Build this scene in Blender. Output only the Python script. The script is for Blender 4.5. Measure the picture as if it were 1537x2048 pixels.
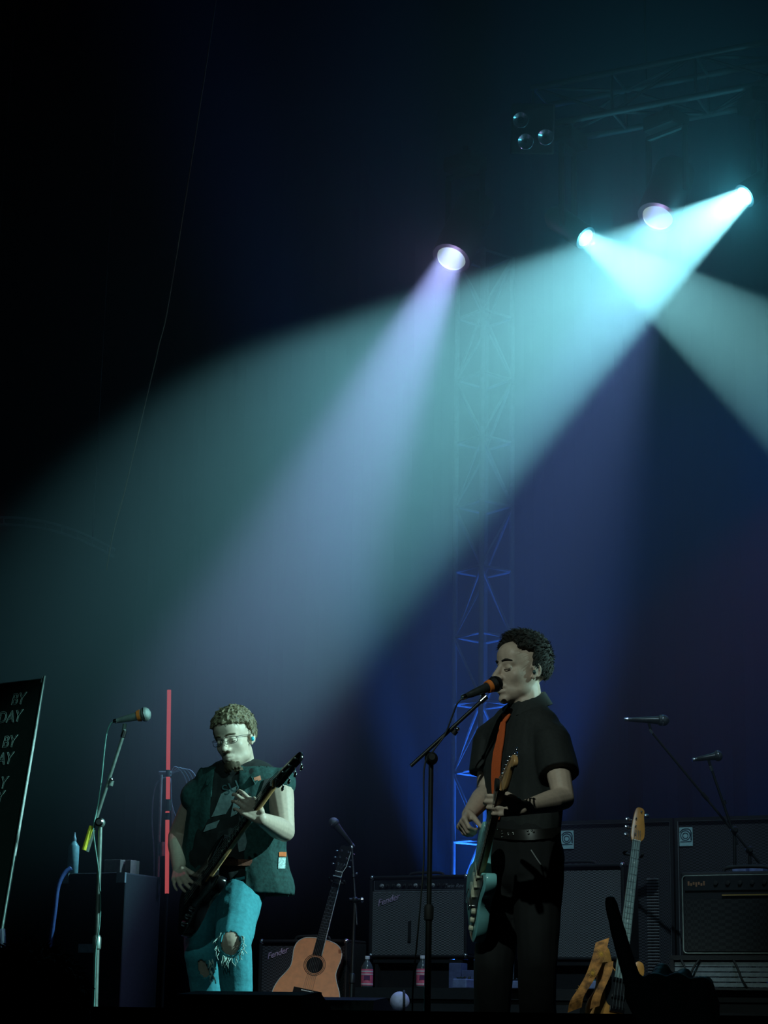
import bpy, bmesh, math, random
from mathutils import Vector, Matrix, noise as mnoise
import numpy as np

random.seed(7)
for _o in list(bpy.data.objects):
    bpy.data.objects.remove(_o, do_unlink=True)
SC = bpy.context.scene
COL = SC.collection

# ------------------------------------------------------------------ camera
FPX = 4000.0                       # focal length in pixels of the 1537x2048 frame
HORIZON_Y = 2050.0                 # pixel row of eye level
PITCH = math.atan((HORIZON_Y - 1024.0) / FPX)
ROLL = math.radians(1.0)
EYE = Vector((0.0, 0.0, 0.25))     # stage floor is z = 0, eye just above it
CAM_R = (Matrix.Rotation(math.pi / 2 + PITCH, 3, 'X') @ Matrix.Rotation(ROLL, 3, 'Z'))
cam_d = bpy.data.cameras.new('camera')
cam = bpy.data.objects.new('camera', cam_d)
COL.objects.link(cam)
cam.matrix_world = Matrix.Translation(EYE) @ CAM_R.to_4x4()
cam_d.sensor_fit = 'HORIZONTAL'
cam_d.sensor_width = 36.0
cam_d.lens = 36.0 * FPX / 1537.0
cam_d.clip_start = 0.05
cam_d.clip_end = 200
SC.camera = cam


def P(px, py, depth):
    """world point seen at pixel (px, py) at horizontal distance `depth` from the eye"""
    d = CAM_R @ Vector(((px - 768.5) / FPX, (1024.0 - py) / FPX, -1.0))
    return EYE + d * (depth / d.y)


def PZ(px, z, depth):
    """world point at pixel column px (taken at the eye-level row), height z"""
    p = P(px, HORIZON_Y, depth)
    return Vector((p.x, p.y, z))


STAGE_YAW = math.radians(-26.0)    # the stage's width runs to the right and towards the eye
U = Vector((math.cos(STAGE_YAW), math.sin(STAGE_YAW), 0))
V = Vector((-math.sin(STAGE_YAW), math.cos(STAGE_YAW), 0))
Z = Vector((0, 0, 1))

# ------------------------------------------------------------------ world, view
w = bpy.data.worlds.new('world')
SC.world = w
w.use_nodes = True
w.node_tree.nodes['Background'].inputs[0].default_value = (0.0015, 0.0055, 0.0075, 1)
w.node_tree.nodes['Background'].inputs[1].default_value = 0.35
SC.view_settings.view_transform = 'Standard'
SC.view_settings.look = 'None'
SC.view_settings.exposure = 0.0
SC.view_settings.gamma = 1.0
SC.view_settings.use_curve_mapping = False
SC.cycles.use_denoising = True
SC.cycles.max_bounces = 5
SC.cycles.volume_bounces = 0
SC.cycles.transparent_max_bounces = 12
SC.cycles.sample_clamp_indirect = 2.0


# ------------------------------------------------------------------ lights
def spot(name, loc, target, power, color, deg, blend=0.4, radius=0.0):
    l = bpy.data.lights.new(name, 'SPOT')
    l.energy = power
    l.color = color
    l.spot_size = math.radians(deg)
    l.spot_blend = blend
    l.shadow_soft_size = radius
    o = bpy.data.objects.new(name, l)
    COL.objects.link(o)
    o.location = loc
    o.rotation_euler = (Vector(target) - Vector(loc)).to_track_quat('-Z', 'Y').to_euler()
    return o


def point(name, loc, power, color, radius=0.0):
    l = bpy.data.lights.new(name, 'POINT')
    l.energy = power
    l.color = color
    l.shadow_soft_size = radius
    o = bpy.data.objects.new(name, l)
    COL.objects.link(o)
    o.location = loc
    return o


CYAN = (0.46, 1.0, 0.92)
LAV = (0.62, 0.62, 1.0)
# unseen lamps in front of the stage: a cyan key on the bassist, a faint key on the singer, added fill and washes
spot('front_key_bassist', (7.0, 6.6, 4.7), P(480, 1690, 8.9), 4600, (0.50, 1.0, 0.97), 13, 0.4, 0.05)
spot('front_key_singer', (-1.6, 1.5, 5.2), P(1020, 1500, 7.8), 560, (0.74, 1.0, 0.90), 14, 0.6, 0.05)
spot('front_fill_bassist', (-1.4, 1.2, 4.8), P(460, 1690, 8.9), 210, (0.55, 1.0, 0.95), 13, 0.6, 0.05)  # added to brighten his fretting hand, face and shirt print
spot('front_wash', (1.2, 4.5, 7.5), (0.8, 12.3, 0.8), 1000, (0.55, 0.85, 1.0), 23, 0.5, 0.05)
spot('front_side_wash', (3.4, 2.4, 5.4), P(130, 1600, 9.2), 800, (0.40, 1.0, 0.92), 9, 0.6, 0.05)  # added so the banner letters and spare microphone stand show
spot('front_tower_wash', (1.6, 4.5, 7.6), P(965, 1380, 15.3), 260, (0.70, 0.90, 1.0), 8, 0.7, 0.05)  # added to lift the tower chords out of the dark
spot('front_warm_guitar', (-2.6, 3.0, 5.6), P(625, 1935, 12.1), 270, (1.0, 0.66, 0.48), 4.6, 0.6, 0.05)
# back lamps beyond the edges of the view: magenta and blue edges on the gear
spot('back_magenta', (4.8, 15.2, 5.6), (0.8, 12.0, 0.6), 190, (1.0, 0.08, 0.38), 26, 0.6, 0.05)
spot('back_magenta_side', (-4.2, 14.5, 5.5), P(420, 1830, 9.0), 420, (1.0, 0.06, 0.30), 8, 0.6, 0.05)
spot('back_blue', (4.6, 16.0, 5.9), (0.3, 12.0, 0.8), 420, (0.03, 0.20, 1.0), 60, 0.7, 0.05)
spot('back_blue_side', (-6.5, 15.2, 4.6), (0.2, 12.4, 0.8), 800, (0.03, 0.22, 1.0), 60, 0.7, 0.05)

# unseen blue spots added behind the riser to tint the dark backdrop
for _i, _u in enumerate((-3.6, -0.6, 2.6)):
    _q = U * _u + V * 15.4
    spot('backdrop_blue_fill', (_q.x, _q.y, 0.25), U * _u + V * 18.4 + Z * 2.6, 260, (0.02, 0.22, 1.0), 110, 0.8, 0.1)


def image_axis(px, py, depth, phi, gamma):
    """direction that leaves the lamp at image angle phi, gamma degrees off the line of sight"""
    p = P(px, py, depth)
    v = (p - EYE).normalized()
    r = (CAM_R @ Vector((1, 0, 0)))
    r = (r - v * r.dot(v)).normalized()
    u = r.cross(v)
    ph, ga = math.radians(phi), math.radians(gamma)
    return p, (r * math.cos(ph) + u * math.sin(ph)) * math.sin(ga) - v * math.cos(ga)


# lens pixel, depth, image direction, angle off sight line, cone half angle, colour, power, blend, lens radius
HEADS = [
    ('wash', 903, 517, 13.3, 245, 48, 10.6, (0.38, 0.46, 1.0), 5400, 0.9, 0.105),
    ('wash', 1316, 435, 12.6, 250, 48, 13.5, (0.22, 0.38, 1.0), 1600, 0.9, 0.105),
    ('beam', 1172, 476, 12.9, 326, 56, 12.2, (0.31, 0.90, 0.98), 3400, 0.35, 0.064),
    ('beam', 1490, 392, 12.3, 215, 57, 15.7, (0.28, 0.87, 1.0), 7500, 0.45, 0.064),
]

# ------------------------------------------------------------------ materials
MATS = {}


def mat(name, color, rough=0.6, metal=0.0, var=0.18, scale=40.0, bump=0.0, spec=0.5, emit=None, estr=0.0):
    if name in MATS:
        return MATS[name]
    m = bpy.data.materials.new(name)
    m.use_nodes = True
    nt = m.node_tree
    b = nt.nodes['Principled BSDF']
    b.inputs['Roughness'].default_value = rough
    b.inputs['Metallic'].default_value = metal
    b.inputs['Specular IOR Level'].default_value = spec
    tc = nt.nodes.new('ShaderNodeTexCoord')
    nz = nt.nodes.new('ShaderNodeTexNoise')
    nz.inputs['Scale'].default_value = scale
    nz.inputs['Detail'].default_value = 4
    nt.links.new(tc.outputs['Object'], nz.inputs['Vector'])
    cr = nt.nodes.new('ShaderNodeValToRGB')
    c = Vector(color)
    cr.color_ramp.elements[0].position = 0.3
    cr.color_ramp.elements[1].position = 0.7
    cr.color_ramp.elements[0].color = (*[max(0, x * (1 - var)) for x in c], 1)
    cr.color_ramp.elements[1].color = (*[min(1, x * (1 + var)) for x in c], 1)
    nt.links.new(nz.outputs['Fac'], cr.inputs['Fac'])
    nt.links.new(cr.outputs['Color'], b.inputs['Base Color'])
    if bump:
        bp = nt.nodes.new('ShaderNodeBump')
        bp.inputs['Strength'].default_value = bump
        bp.inputs['Distance'].default_value = 0.004
        nt.links.new(nz.outputs['Fac'], bp.inputs['Height'])
        nt.links.new(bp.outputs['Normal'], b.inputs['Normal'])
    if emit:
        b.inputs['Emission Color'].default_value = (*emit, 1)
        b.inputs['Emission Strength'].default_value = estr
    MATS[name] = m
    return m


def mat_weave(name, dark, light, scale):
    """woven grille cloth: fine checker of two tones with noise"""
    if name in MATS:
        return MATS[name]
    m = mat(name, light, 0.85)
    nt = m.node_tree
    b = nt.nodes['Principled BSDF']
    tc = nt.nodes.new('ShaderNodeTexCoord')
    ck = nt.nodes.new('ShaderNodeTexChecker')
    ck.inputs['Scale'].default_value = scale
    ck.inputs['Color1'].default_value = (*dark, 1)
    ck.inputs['Color2'].default_value = (*light, 1)
    nt.links.new(tc.outputs['Object'], ck.inputs['Vector'])
    nz = nt.nodes.new('ShaderNodeTexNoise')
    nz.inputs['Scale'].default_value = 220
    nt.links.new(tc.outputs['Object'], nz.inputs['Vector'])
    mx = nt.nodes.new('ShaderNodeMix')
    mx.data_type = 'RGBA'
    mx.blend_type = 'MULTIPLY'
    mx.inputs[0].default_value = 0.7
    nt.links.new(ck.outputs['Color'], mx.inputs[6])
    nt.links.new(nz.outputs['Fac'], mx.inputs[7])
    nt.links.new(mx.outputs[2], b.inputs['Base Color'])
    return m


def mat_glow(name, color, strength):
    if name in MATS:
        return MATS[name]
    m = bpy.data.materials.new(name)
    m.use_nodes = True
    nt = m.node_tree
    nt.nodes.clear()
    o = nt.nodes.new('ShaderNodeOutputMaterial')
    e = nt.nodes.new('ShaderNodeEmission')
    e.inputs[0].default_value = (*color, 1)
    e.inputs[1].default_value = strength
    nt.links.new(e.outputs[0], o.inputs[0])
    MATS[name] = m
    return m


def mat_lens(name, color, strength):
    """lit clear lens: lets the lamp inside shine through and glows itself"""
    m = mat_glow(name, color, strength)
    nt = m.node_tree
    o = [n for n in nt.nodes if n.type == 'OUTPUT_MATERIAL'][0]
    e = [n for n in nt.nodes if n.type == 'EMISSION'][0]
    t = nt.nodes.new('ShaderNodeBsdfTransparent')
    a = nt.nodes.new('ShaderNodeAddShader')
    nt.links.new(e.outputs[0], a.inputs[0])
    nt.links.new(t.outputs[0], a.inputs[1])
    nt.links.new(a.outputs[0], o.inputs[0])
    return m


# ------------------------------------------------------------------ mesh building
ORIGIN = {}


def frame(x, y=None, z=None, o=(0, 0, 0)):
    """4x4 with the given axes as columns"""
    m = Matrix.Identity(4)
    for i, a in enumerate((x, y, z)):
        for k in range(3):
            m[k][i] = a[k]
    for k in range(3):
        m[k][3] = o[k]
    return m


def basis_along(d):
    d = Vector(d).normalized()
    a = Vector((0, 0, 1)) if abs(d.z) < 0.9 else Vector((1, 0, 0))
    x = a.cross(d).normalized()
    y = d.cross(x)
    return x, y, d


class MB:
    def __init__(self, M=None):
        self.v, self.f, self.M = [], [], M

    def add(self, vs, fs):
        n = len(self.v)
        for p in vs:
            p = Vector(p)
            self.v.append(self.M @ p if self.M else p)
        self.f += [tuple(i + n for i in f) for f in fs]
        return self

    def box(self, c, s, R=None, bevel=0.0):
        c = Vector(c)
        hx, hy, hz = s[0] / 2, s[1] / 2, s[2] / 2
        if bevel <= 0:
            vs = [Vector((x * hx, y * hy, z * hz)) for z in (-1, 1) for y in (-1, 1) for x in (-1, 1)]
            fs = [(0, 2, 3, 1), (4, 5, 7, 6), (0, 1, 5, 4), (2, 6, 7, 3), (0, 4, 6, 2), (1, 3, 7, 5)]
        else:
            b = min(bevel, hx * .9, hy * .9, hz * .9)
            bm = bmesh.new()
            bmesh.ops.create_cube(bm, size=1)
            for q in bm.verts:
                q.co = Vector((q.co.x * 2 * hx, q.co.y * 2 * hy, q.co.z * 2 * hz))
            bmesh.ops.bevel(bm, geom=bm.edges[:] + bm.verts[:], offset=b, segments=2, affect='EDGES', profile=0.6)
            bm.verts.index_update()
            vs = [q.co.copy() for q in bm.verts]
            fs = [tuple(q.index for q in f.verts) for f in bm.faces]
            bm.free()
        if R is not None:
            vs = [R @ q for q in vs]
        return self.add([q + c for q in vs], fs)

    def tube(self, p0, p1, r0, r1=None, n=10, caps=True):
        p0, p1 = Vector(p0), Vector(p1)
        r1 = r0 if r1 is None else r1
        x, y, d = basis_along(p1 - p0)
        vs = []
        for p, r in ((p0, r0), (p1, r1)):
            for i in range(n):
                a = 2 * math.pi * i / n
                vs.append(p + x * math.cos(a) * r + y * math.sin(a) * r)
        fs = [(i, (i + 1) % n, n + (i + 1) % n, n + i) for i in range(n)]
        if caps:
            fs += [tuple(reversed(range(n))), tuple(range(n, 2 * n))]
        return self.add(vs, fs)

    def path(self, pts, r, n=8, closed=False):
        pts = [Vector(p) for p in pts]
        m = len(pts)
        rs = r if isinstance(r, (list, tuple)) else [r] * m
        vs = []
        prev = None
        for i, p in enumerate(pts):
            if closed:
                t = (pts[(i + 1) % m] - pts[i - 1]).normalized()
            else:
                t = (pts[min(i + 1, m - 1)] - pts[max(i - 1, 0)]).normalized()
            if prev is None:
                x, y, _ = basis_along(t)
            else:
                x = (prev - t * prev.dot(t))
                x = x.normalized() if x.length > 1e-6 else basis_along(t)[0]
                y = t.cross(x)
            prev = x
            for k in range(n):
                a = 2 * math.pi * k / n
                vs.append(p + (x * math.cos(a) + y * math.sin(a)) * rs[i])
        fs = []
        for i in range(m if closed else m - 1):
            j = (i + 1) % m
            for k in range(n):
                fs.append((i * n + k, i * n + (k + 1) % n, j * n + (k + 1) % n, j * n + k))
        if not closed:
            fs += [tuple(reversed(range(n))), tuple(range((m - 1) * n, m * n))]
        return self.add(vs, fs)

    def lathe(self, base, axis, prof, n=20, caps=True):
        """prof: list of (along, radius)"""
        x, y, d = basis_along(axis)
        base = Vector(base)
        vs = []
        for h, r in prof:
            for k in range(n):
                a = 2 * math.pi * k / n
                vs.append(base + d * h + (x * math.cos(a) + y * math.sin(a)) * max(r, 1e-5))
        m = len(prof)
        fs = []
        for i in range(m - 1):
            for k in range(n):
                fs.append((i * n + k, i * n + (k + 1) % n, (i + 1) * n + (k + 1) % n, (i + 1) * n + k))
        if caps:
            fs += [tuple(reversed(range(n))), tuple(range((m - 1) * n, m * n))]
        return self.add(vs, fs)

    def ball(self, c, r, R=None, n=14, m=9):
        c = Vector(c)
        r = (r, r, r) if not isinstance(r, (tuple, list)) else r
        vs = [Vector((0, 0, -r[2]))]
        for i in range(1, m):
            t = math.pi * i / m - math.pi / 2
            for k in range(n):
                a = 2 * math.pi * k / n
                vs.append(Vector((math.cos(t) * math.cos(a) * r[0], math.cos(t) * math.sin(a) * r[1], math.sin(t) * r[2])))
        vs.append(Vector((0, 0, r[2])))
        fs = [(0, 1 + (k + 1) % n, 1 + k) for k in range(n)]
        for i in range(m - 2):
            for k in range(n):
                a, b = 1 + i * n, 1 + (i + 1) * n
                fs.append((a + k, a + (k + 1) % n, b + (k + 1) % n, b + k))
        L = len(vs) - 1
        a = 1 + (m - 2) * n
        fs += [(a + k, a + (k + 1) % n, L) for k in range(n)]
        if R is not None:
            vs = [R @ q for q in vs]
        return self.add([q + c for q in vs], fs)

    def capsule(self, p0, r0, p1, r1, n=14):
        """tapered capsule with round ends, a closed volume"""
        p0, p1 = Vector(p0), Vector(p1)
        L = (p1 - p0).length
        if L < 1e-5:
            return self.ball(p0, r0)
        prof = []
        for i in range(5):
            t = math.pi / 2 * (1 - i / 5)
            prof.append((-r0 * math.sin(t), r0 * math.cos(t)))
        prof += [(0, r0), (L, r1)]
        for i in range(1, 6):
            t = math.pi / 2 * i / 5
            prof.append((L + r1 * math.sin(t), r1 * math.cos(t)))
        return self.lathe(p0, p1 - p0, prof, n)

    def prism(self, outline, z0, z1, bevel=0.0):
        """outline in local xy extruded from z0 to z1, with softened rims"""
        n = len(outline)
        if bevel > 0:
            cx = sum(p[0] for p in outline) / n
            cy = sum(p[1] for p in outline) / n

            def ins(b):
                out = []
                for i in range(n):
                    a, p, c = Vector(outline[i - 1]), Vector(outline[i]), Vector(outline[(i + 1) % n])
                    t = (c - a)
                    nn = Vector((t.y, -t.x))
                    if nn.length > 1e-9:
                        nn.normalize()
                    out.append(p - nn * b)
                return out
            rings = [(ins(bevel), z0), (ins(bevel * .3), z0 + bevel * .3), (outline, z0 + bevel),
                     (outline, z1 - bevel), (ins(bevel * .3), z1 - bevel * .3), (ins(bevel), z1)]
        else:
            rings = [(outline, z0), (outline, z1)]
        vs = []
        for ol, z in rings:
            vs += [Vector((p[0], p[1], z)) for p in ol]
        fs = []
        for i in range(len(rings) - 1):
            for k in range(n):
                fs.append((i * n + k, i * n + (k + 1) % n, (i + 1) * n + (k + 1) % n, (i + 1) * n + k))
        fs += [tuple(reversed(range(n))), tuple(range((len(rings) - 1) * n, len(rings) * n))]
        return self.add(vs, fs)

    def mesh(self, name, off=Vector((0, 0, 0)), smooth=False):
        me = bpy.data.meshes.new(name)
        me.from_pydata([tuple(p - off) for p in self.v], [], self.f)
        me.update()
        bm = bmesh.new()
        bm.from_mesh(me)
        bmesh.ops.recalc_face_normals(bm, faces=bm.faces)
        bm.to_mesh(me)
        bm.free()
        if smooth:
            me.polygons.foreach_set('use_smooth', [True] * len(me.polygons))
        return me

    def build(self, name, material, parent=None, smooth=False, base=None):
        """one mesh object; a top-level one sits with its origin at `base`"""
        if parent is not None:
            off = ORIGIN[parent.name]
        else:
            if base is None:
                xs = [p.x for p in self.v]; ys = [p.y for p in self.v]; zs = [p.z for p in self.v]
                base = Vector(((min(xs) + max(xs)) / 2, (min(ys) + max(ys)) / 2, min(zs)))
            off = Vector(base)
        me = self.mesh(name, off, smooth)
        if material:
            me.materials.append(material)
        o = bpy.data.objects.new(name, me)
        COL.objects.link(o)
        if parent is not None:
            o.parent = parent
        else:
            o.location = off
        ORIGIN[o.name] = off
        if smooth == 'auto':
            for p_ in me.polygons:
                p_.use_smooth = True
            me.set_sharp_from_angle(angle=math.radians(40))
        return o


def tag(o, label, cat=None, group=None, kind=None):
    o['label'] = label
    if cat:
        o['category'] = cat
    if group:
        o['group'] = group
    if kind:
        o['kind'] = kind
    return o


def thing(name, base, label, cat, group=None):
    o = bpy.data.objects.new(name, None)
    o.empty_display_size = 0.1
    COL.objects.link(o)
    o.location = base
    ORIGIN[o.name] = Vector(base)
    return tag(o, label, cat, group)


def struct(mb, name, material):
    o = mb.build(name, material)
    o['kind'] = 'structure'
    return o


def remesh_build(mb, name, material, parent, voxel=0.006, smooth_it=4, base=None):
    """melt overlapping closed volumes into one continuous skin"""
    off = ORIGIN[parent.name] if parent is not None else Vector(base)
    me = mb.mesh(name + '_raw', off)
    t = bpy.data.objects.new('tmp', me)
    COL.objects.link(t)
    r = t.modifiers.new('r', 'REMESH')
    r.mode = 'VOXEL'
    r.voxel_size = voxel
    s = t.modifiers.new('s', 'SMOOTH')
    s.factor = 0.5
    s.iterations = smooth_it
    dg = bpy.context.evaluated_depsgraph_get()
    dg.update()
    out = bpy.data.meshes.new_from_object(t.evaluated_get(dg))
    bpy.data.objects.remove(t, do_unlink=True)
    bpy.data.meshes.remove(me)
    out.name = name
    out.materials.clear()
    if material:
        out.materials.append(material)
    out.polygons.foreach_set('use_smooth', [True] * len(out.polygons))
    o = bpy.data.objects.new(name, out)
    COL.objects.link(o)
    if parent is not None:
        o.parent = parent
    else:
        o.location = off
    ORIGIN[o.name] = off
    return o


def bez(pts, n=8):
    """smooth curve through points (Catmull-Rom)"""
    pts = [Vector(p) for p in pts]
    q = [pts[0] * 2 - pts[1]] + pts + [pts[-1] * 2 - pts[-2]]
    out = []
    for i in range(1, len(q) - 2):
        p0, p1, p2, p3 = q[i - 1], q[i], q[i + 1], q[i + 2]
        for k in range(n):
            t = k / n
            out.append(0.5 * ((2 * p1) + (p2 - p0) * t + (2 * p0 - 5 * p1 + 4 * p2 - p3) * t * t
                              + (3 * p1 - p0 - 3 * p2 + p3) * t ** 3))
    out.append(pts[-1])
    return out


def outline2(pts, n=6):
    """closed smooth 2D outline through points"""
    q = [Vector((p[0], p[1])) for p in pts]
    m = len(q)
    out = []
    for i in range(m):
        p0, p1, p2, p3 = q[i - 1], q[i], q[(i + 1) % m], q[(i + 2) % m]
        for k in range(n):
            t = k / n
            out.append(0.5 * ((2 * p1) + (p2 - p0) * t + (2 * p0 - 5 * p1 + 4 * p2 - p3) * t * t
                              + (3 * p1 - p0 - 3 * p2 + p3) * t ** 3))
    return out


def text_mesh(s, size, M, name, material, parent, depth=0.0, shear=0.0, outline=0.0, align='LEFT'):
    """lettering as flat raised geometry on a surface"""
    cu = bpy.data.curves.new('txt', 'FONT')
    cu.body = s
    cu.size = size
    cu.shear = shear
    cu.align_x = align
    cu.extrude = depth
    cu.resolution_u = 3
    if outline > 0:
        cu.fill_mode = 'NONE'
        cu.bevel_depth = outline
        cu.bevel_resolution = 0
    t = bpy.data.objects.new('tmp_txt', cu)
    COL.objects.link(t)
    dg = bpy.context.evaluated_depsgraph_get()
    dg.update()
    me = bpy.data.meshes.new_from_object(t.evaluated_get(dg))
    bpy.data.objects.remove(t, do_unlink=True)
    off = ORIGIN[parent.name]
    me.transform(Matrix.Translation(-off) @ M)
    me.name = name
    me.materials.clear()
    me.materials.append(material)
    o = bpy.data.objects.new(name, me)
    COL.objects.link(o)
    o.parent = parent
    ORIGIN[o.name] = off
    return o

# ------------------------------------------------------------------ the setting
M_black = mat('black_drape', (0.010, 0.011, 0.012), 0.95, var=0.3, scale=3)
M_floor = mat('stage_boards', (0.012, 0.012, 0.014), 0.75, var=0.35, scale=6, bump=0.2)
M_lip = mat('lip_paint', (0.006, 0.007, 0.007), 0.9)


def stage_box(u0, u1, v0, v1, z0, z1):
    """box aligned with the stage; u, v in metres from the point below the eye"""
    c = U * ((u0 + u1) / 2) + V * ((v0 + v1) / 2) + Z * ((z0 + z1) / 2)
    mb = MB(frame(U, V, Z, c))
    mb.box((0, 0, 0), (u1 - u0, v1 - v0, z1 - z0))
    return mb


def UV(p):
    return p.dot(U), p.dot(V)


struct(stage_box(-12, 12, 5.6, 19.0, -0.2, 0.0), 'floor', M_floor)
struct(stage_box(-12, 12, 5.3, 5.6, -1.25, 0.29), 'trim_1', M_lip)
struct(stage_box(-12, 12, -6, 5.3, -1.45, -1.25), 'floor_pit', M_lip)
# pleated black backdrop
mb = MB()
n = 260
pl = []
for i in range(n + 1):
    u = -12 + 24 * i / n
    v = 18.3 + 0.09 * math.sin(i * 1.15) + 0.05 * math.sin(i * 0.37 + 1)
    pl.append(U * u + V * v)
vs = [p + Z * 0.0 for p in pl] + [p + Z * 10.0 for p in pl]
fs = [(i, i + 1, n + 2 + i, n + 1 + i) for i in range(n)]
mb.add(vs, fs)
struct(mb, 'wall_back', M_black)
struct(stage_box(-12.2, -12.0, -6, 19, -1.45, 10.2), 'wall_left', M_black)
struct(stage_box(12.0, 12.2, -6, 19, -1.45, 10.2), 'wall_right', M_black)
struct(stage_box(-12.2, 12.2, -6, 19, 10.0, 10.2), 'ceiling', M_black)

# haze hanging over the rear of the stage
hz = bpy.data.materials.new('haze')
hz.use_nodes = True
nt = hz.node_tree
nt.nodes.clear()
ou = nt.nodes.new('ShaderNodeOutputMaterial')
vol = nt.nodes.new('ShaderNodeVolumeScatter')
vol.inputs['Color'].default_value = (1, 1, 1, 1)
vol.inputs['Density'].default_value = 0.10
vol.inputs['Anisotropy'].default_value = 0.25
ab = nt.nodes.new('ShaderNodeVolumeAbsorption')
ab.inputs['Density'].default_value = 0.14
ab.inputs['Color'].default_value = (0, 0, 0, 1)
# the smoke hangs above head height and thins out towards the floor
geo = nt.nodes.new('ShaderNodeNewGeometry')
sep = nt.nodes.new('ShaderNodeSeparateXYZ')
nt.links.new(geo.outputs['Position'], sep.inputs[0])
for node, dens in ((vol, 0.10), (ab, 0.14)):
    mr = nt.nodes.new('ShaderNodeMapRange')
    mr.interpolation_type = 'SMOOTHSTEP'
    mr.inputs['From Min'].default_value = 0.5
    mr.inputs['From Max'].default_value = 3.0
    mr.inputs['To Min'].default_value = 0.0
    mr.inputs['To Max'].default_value = dens
    nt.links.new(sep.outputs['Z'], mr.inputs['Value'])
    nt.links.new(mr.outputs['Result'], node.inputs['Density'])
ad = nt.nodes.new('ShaderNodeAddShader')
nt.links.new(vol.outputs[0], ad.inputs[0])
nt.links.new(ab.outputs[0], ad.inputs[1])
nt.links.new(ad.outputs[0], ou.inputs['Volume'])
hb = stage_box(-11.5, 11.5, 9.7, 16.4, 0.10, 9.5)
ho = hb.build('haze', hz)
tag(ho, 'thin smoke haze filling the air above the stage and catching the light beams', 'haze', kind='stuff')

# ------------------------------------------------------------------ moving head lamps
M_fix = mat('lamp_housing', (0.010, 0.010, 0.011), 0.5)
M_lensW = mat_lens('lens_wash', (0.42, 0.58, 0.52), 0.95)
M_lensB = mat_lens('lens_beam', (0.50, 0.62, 0.60), 0.95)


def truss_z():
    return 6.55


LABELS = ['oval wash lamp at the end of the row, throwing a narrow lavender beam',
          'moving wash lamp with an oval lens hanging between the two round cyan lamps',
          'round cyan moving lamp hanging between the two oval wash lamps',
          'round cyan moving lamp at the end of the row, throwing the widest beam']
head_pts = []
for i, (kind, px, py, dep, phi, gam, half, colr, power, blend, rl) in enumerate(HEADS):
    lens, ax = image_axis(px, py, dep, phi, gam)
    head_pts.append(lens)
    L = rl / math.tan(math.radians(half)) * 1.0        # lamp sits this far behind the lens
    hl = max(L + 0.06, 0.30)
    top = Vector((lens.x, lens.y, truss_z() - 0.2)) - ax * hl * 0.5
    top.z = truss_z() - 0.20
    t = thing('moving_head_lamp', top, LABELS[i], 'stage light', 'moving head lamps on the ceiling truss')
    R = rl * 1.18
    # hollow head, open at the lens
    x_, y_, d_ = basis_along(ax)
    mb = MB()
    mb.lathe(lens - ax * hl, ax, [(0, 0.001), (0, R * .8), (0.05, R * 1.15), (hl - 0.02, R * 1.18), (hl, R * 1.12),
                                  (hl, rl * 1.01), (hl - 0.012, rl * 1.01), (0.04, rl * 1.01), (0.04, 0.001)], 28, caps=False)
    mb.build('head', M_fix, t, smooth='auto')
    mb = MB()
    mb.lathe(lens - ax * 0.006, ax, [(0, rl), (rl * .25, rl * .9), (rl * .45, rl * .6), (rl * .52, rl * .3), (rl * .54, 0.0005)], 32, caps=False)
    mb.build('lens', M_lensW if kind == 'wash' else M_lensB, t)
    # yoke and base
    cen = lens - ax * hl * 0.5
    side = ax.cross(Z).normalized()
    mb = MB()
    for s in (-1, 1):
        a = cen + side * s * (R * 1.28)
        b = Vector((a.x, a.y, top.z - 0.12))
        mb.path([a - Z * 0.03, a, (a + b) / 2, b], 0.022, 8)
    mb.tube(cen + side * R * 1.3 * -1 + Z * (top.z - 0.12 - cen.z), cen + side * R * 1.3 + Z * (top.z - 0.12 - cen.z), 0.025)
    mb.build('yoke', M_fix, t)
    MB(frame(side, Z.cross(side), Z, (cen.x, cen.y, top.z - 0.05))).box((0, 0, 0), (0.26, 0.2, 0.11), bevel=0.02).build('base', M_fix, t)
    mb = MB()
    mb.tube((cen.x, cen.y, top.z), (cen.x, cen.y, top.z + 0.09), 0.02)
    mb.build('clamp', M_fix, t)
    spot('moving_head_light', lens - ax * L, lens + ax, power, colr, 2 * half, blend, 0.012)
    point('lens_glow', lens + ax * 0.08, 17 if kind == 'beam' else 4,
          (0.10, 0.75, 1.0) if kind == 'beam' else (0.6, 0.45, 1.0))

# ------------------------------------------------------------------ trusses
M_alu = mat('truss_aluminium', (0.34, 0.35, 0.36), 0.6, 0.1)
M_alud = mat('truss_dark', (0.075, 0.078, 0.082), 0.6, 0.4)


def box_truss(name, base, ax, e1, e2, side, length, bay, rc, rb, material, label, cat, group=None):
    """four chords along ax, spaced `side`, with rungs and diagonals on every face"""
    t = thing(name, base, label, cat, group)
    h = side / 2
    cs = [(-h, -h), (h, -h), (h, h), (-h, h)]
    pt = lambda c, s: base + e1 * c[0] + e2 * c[1] + ax * s
    for c in cs:
        MB().tube(pt(c, 0), pt(c, length), rc, n=10).build('chord', material, t, smooth='auto')
    nb = int(round(length / bay))
    for k in range(nb + 1):
        s = min(length - rb, max(rb, k * length / nb))
        for i in range(4):
            a, b = cs[i], cs[(i + 1) % 4]
            MB().tube(pt(a, s), pt(b, s), rb, n=6).build('rung', material, t)
            if k < nb:
                s2 = (k + 1) * length / nb
                p, q = (a, b) if (k + i) % 2 else (b, a)
                MB().tube(pt(p, s + rb), pt(q, s2 - rb), rb, n=6).build('diagonal_brace', material, t)
    return t


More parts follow.
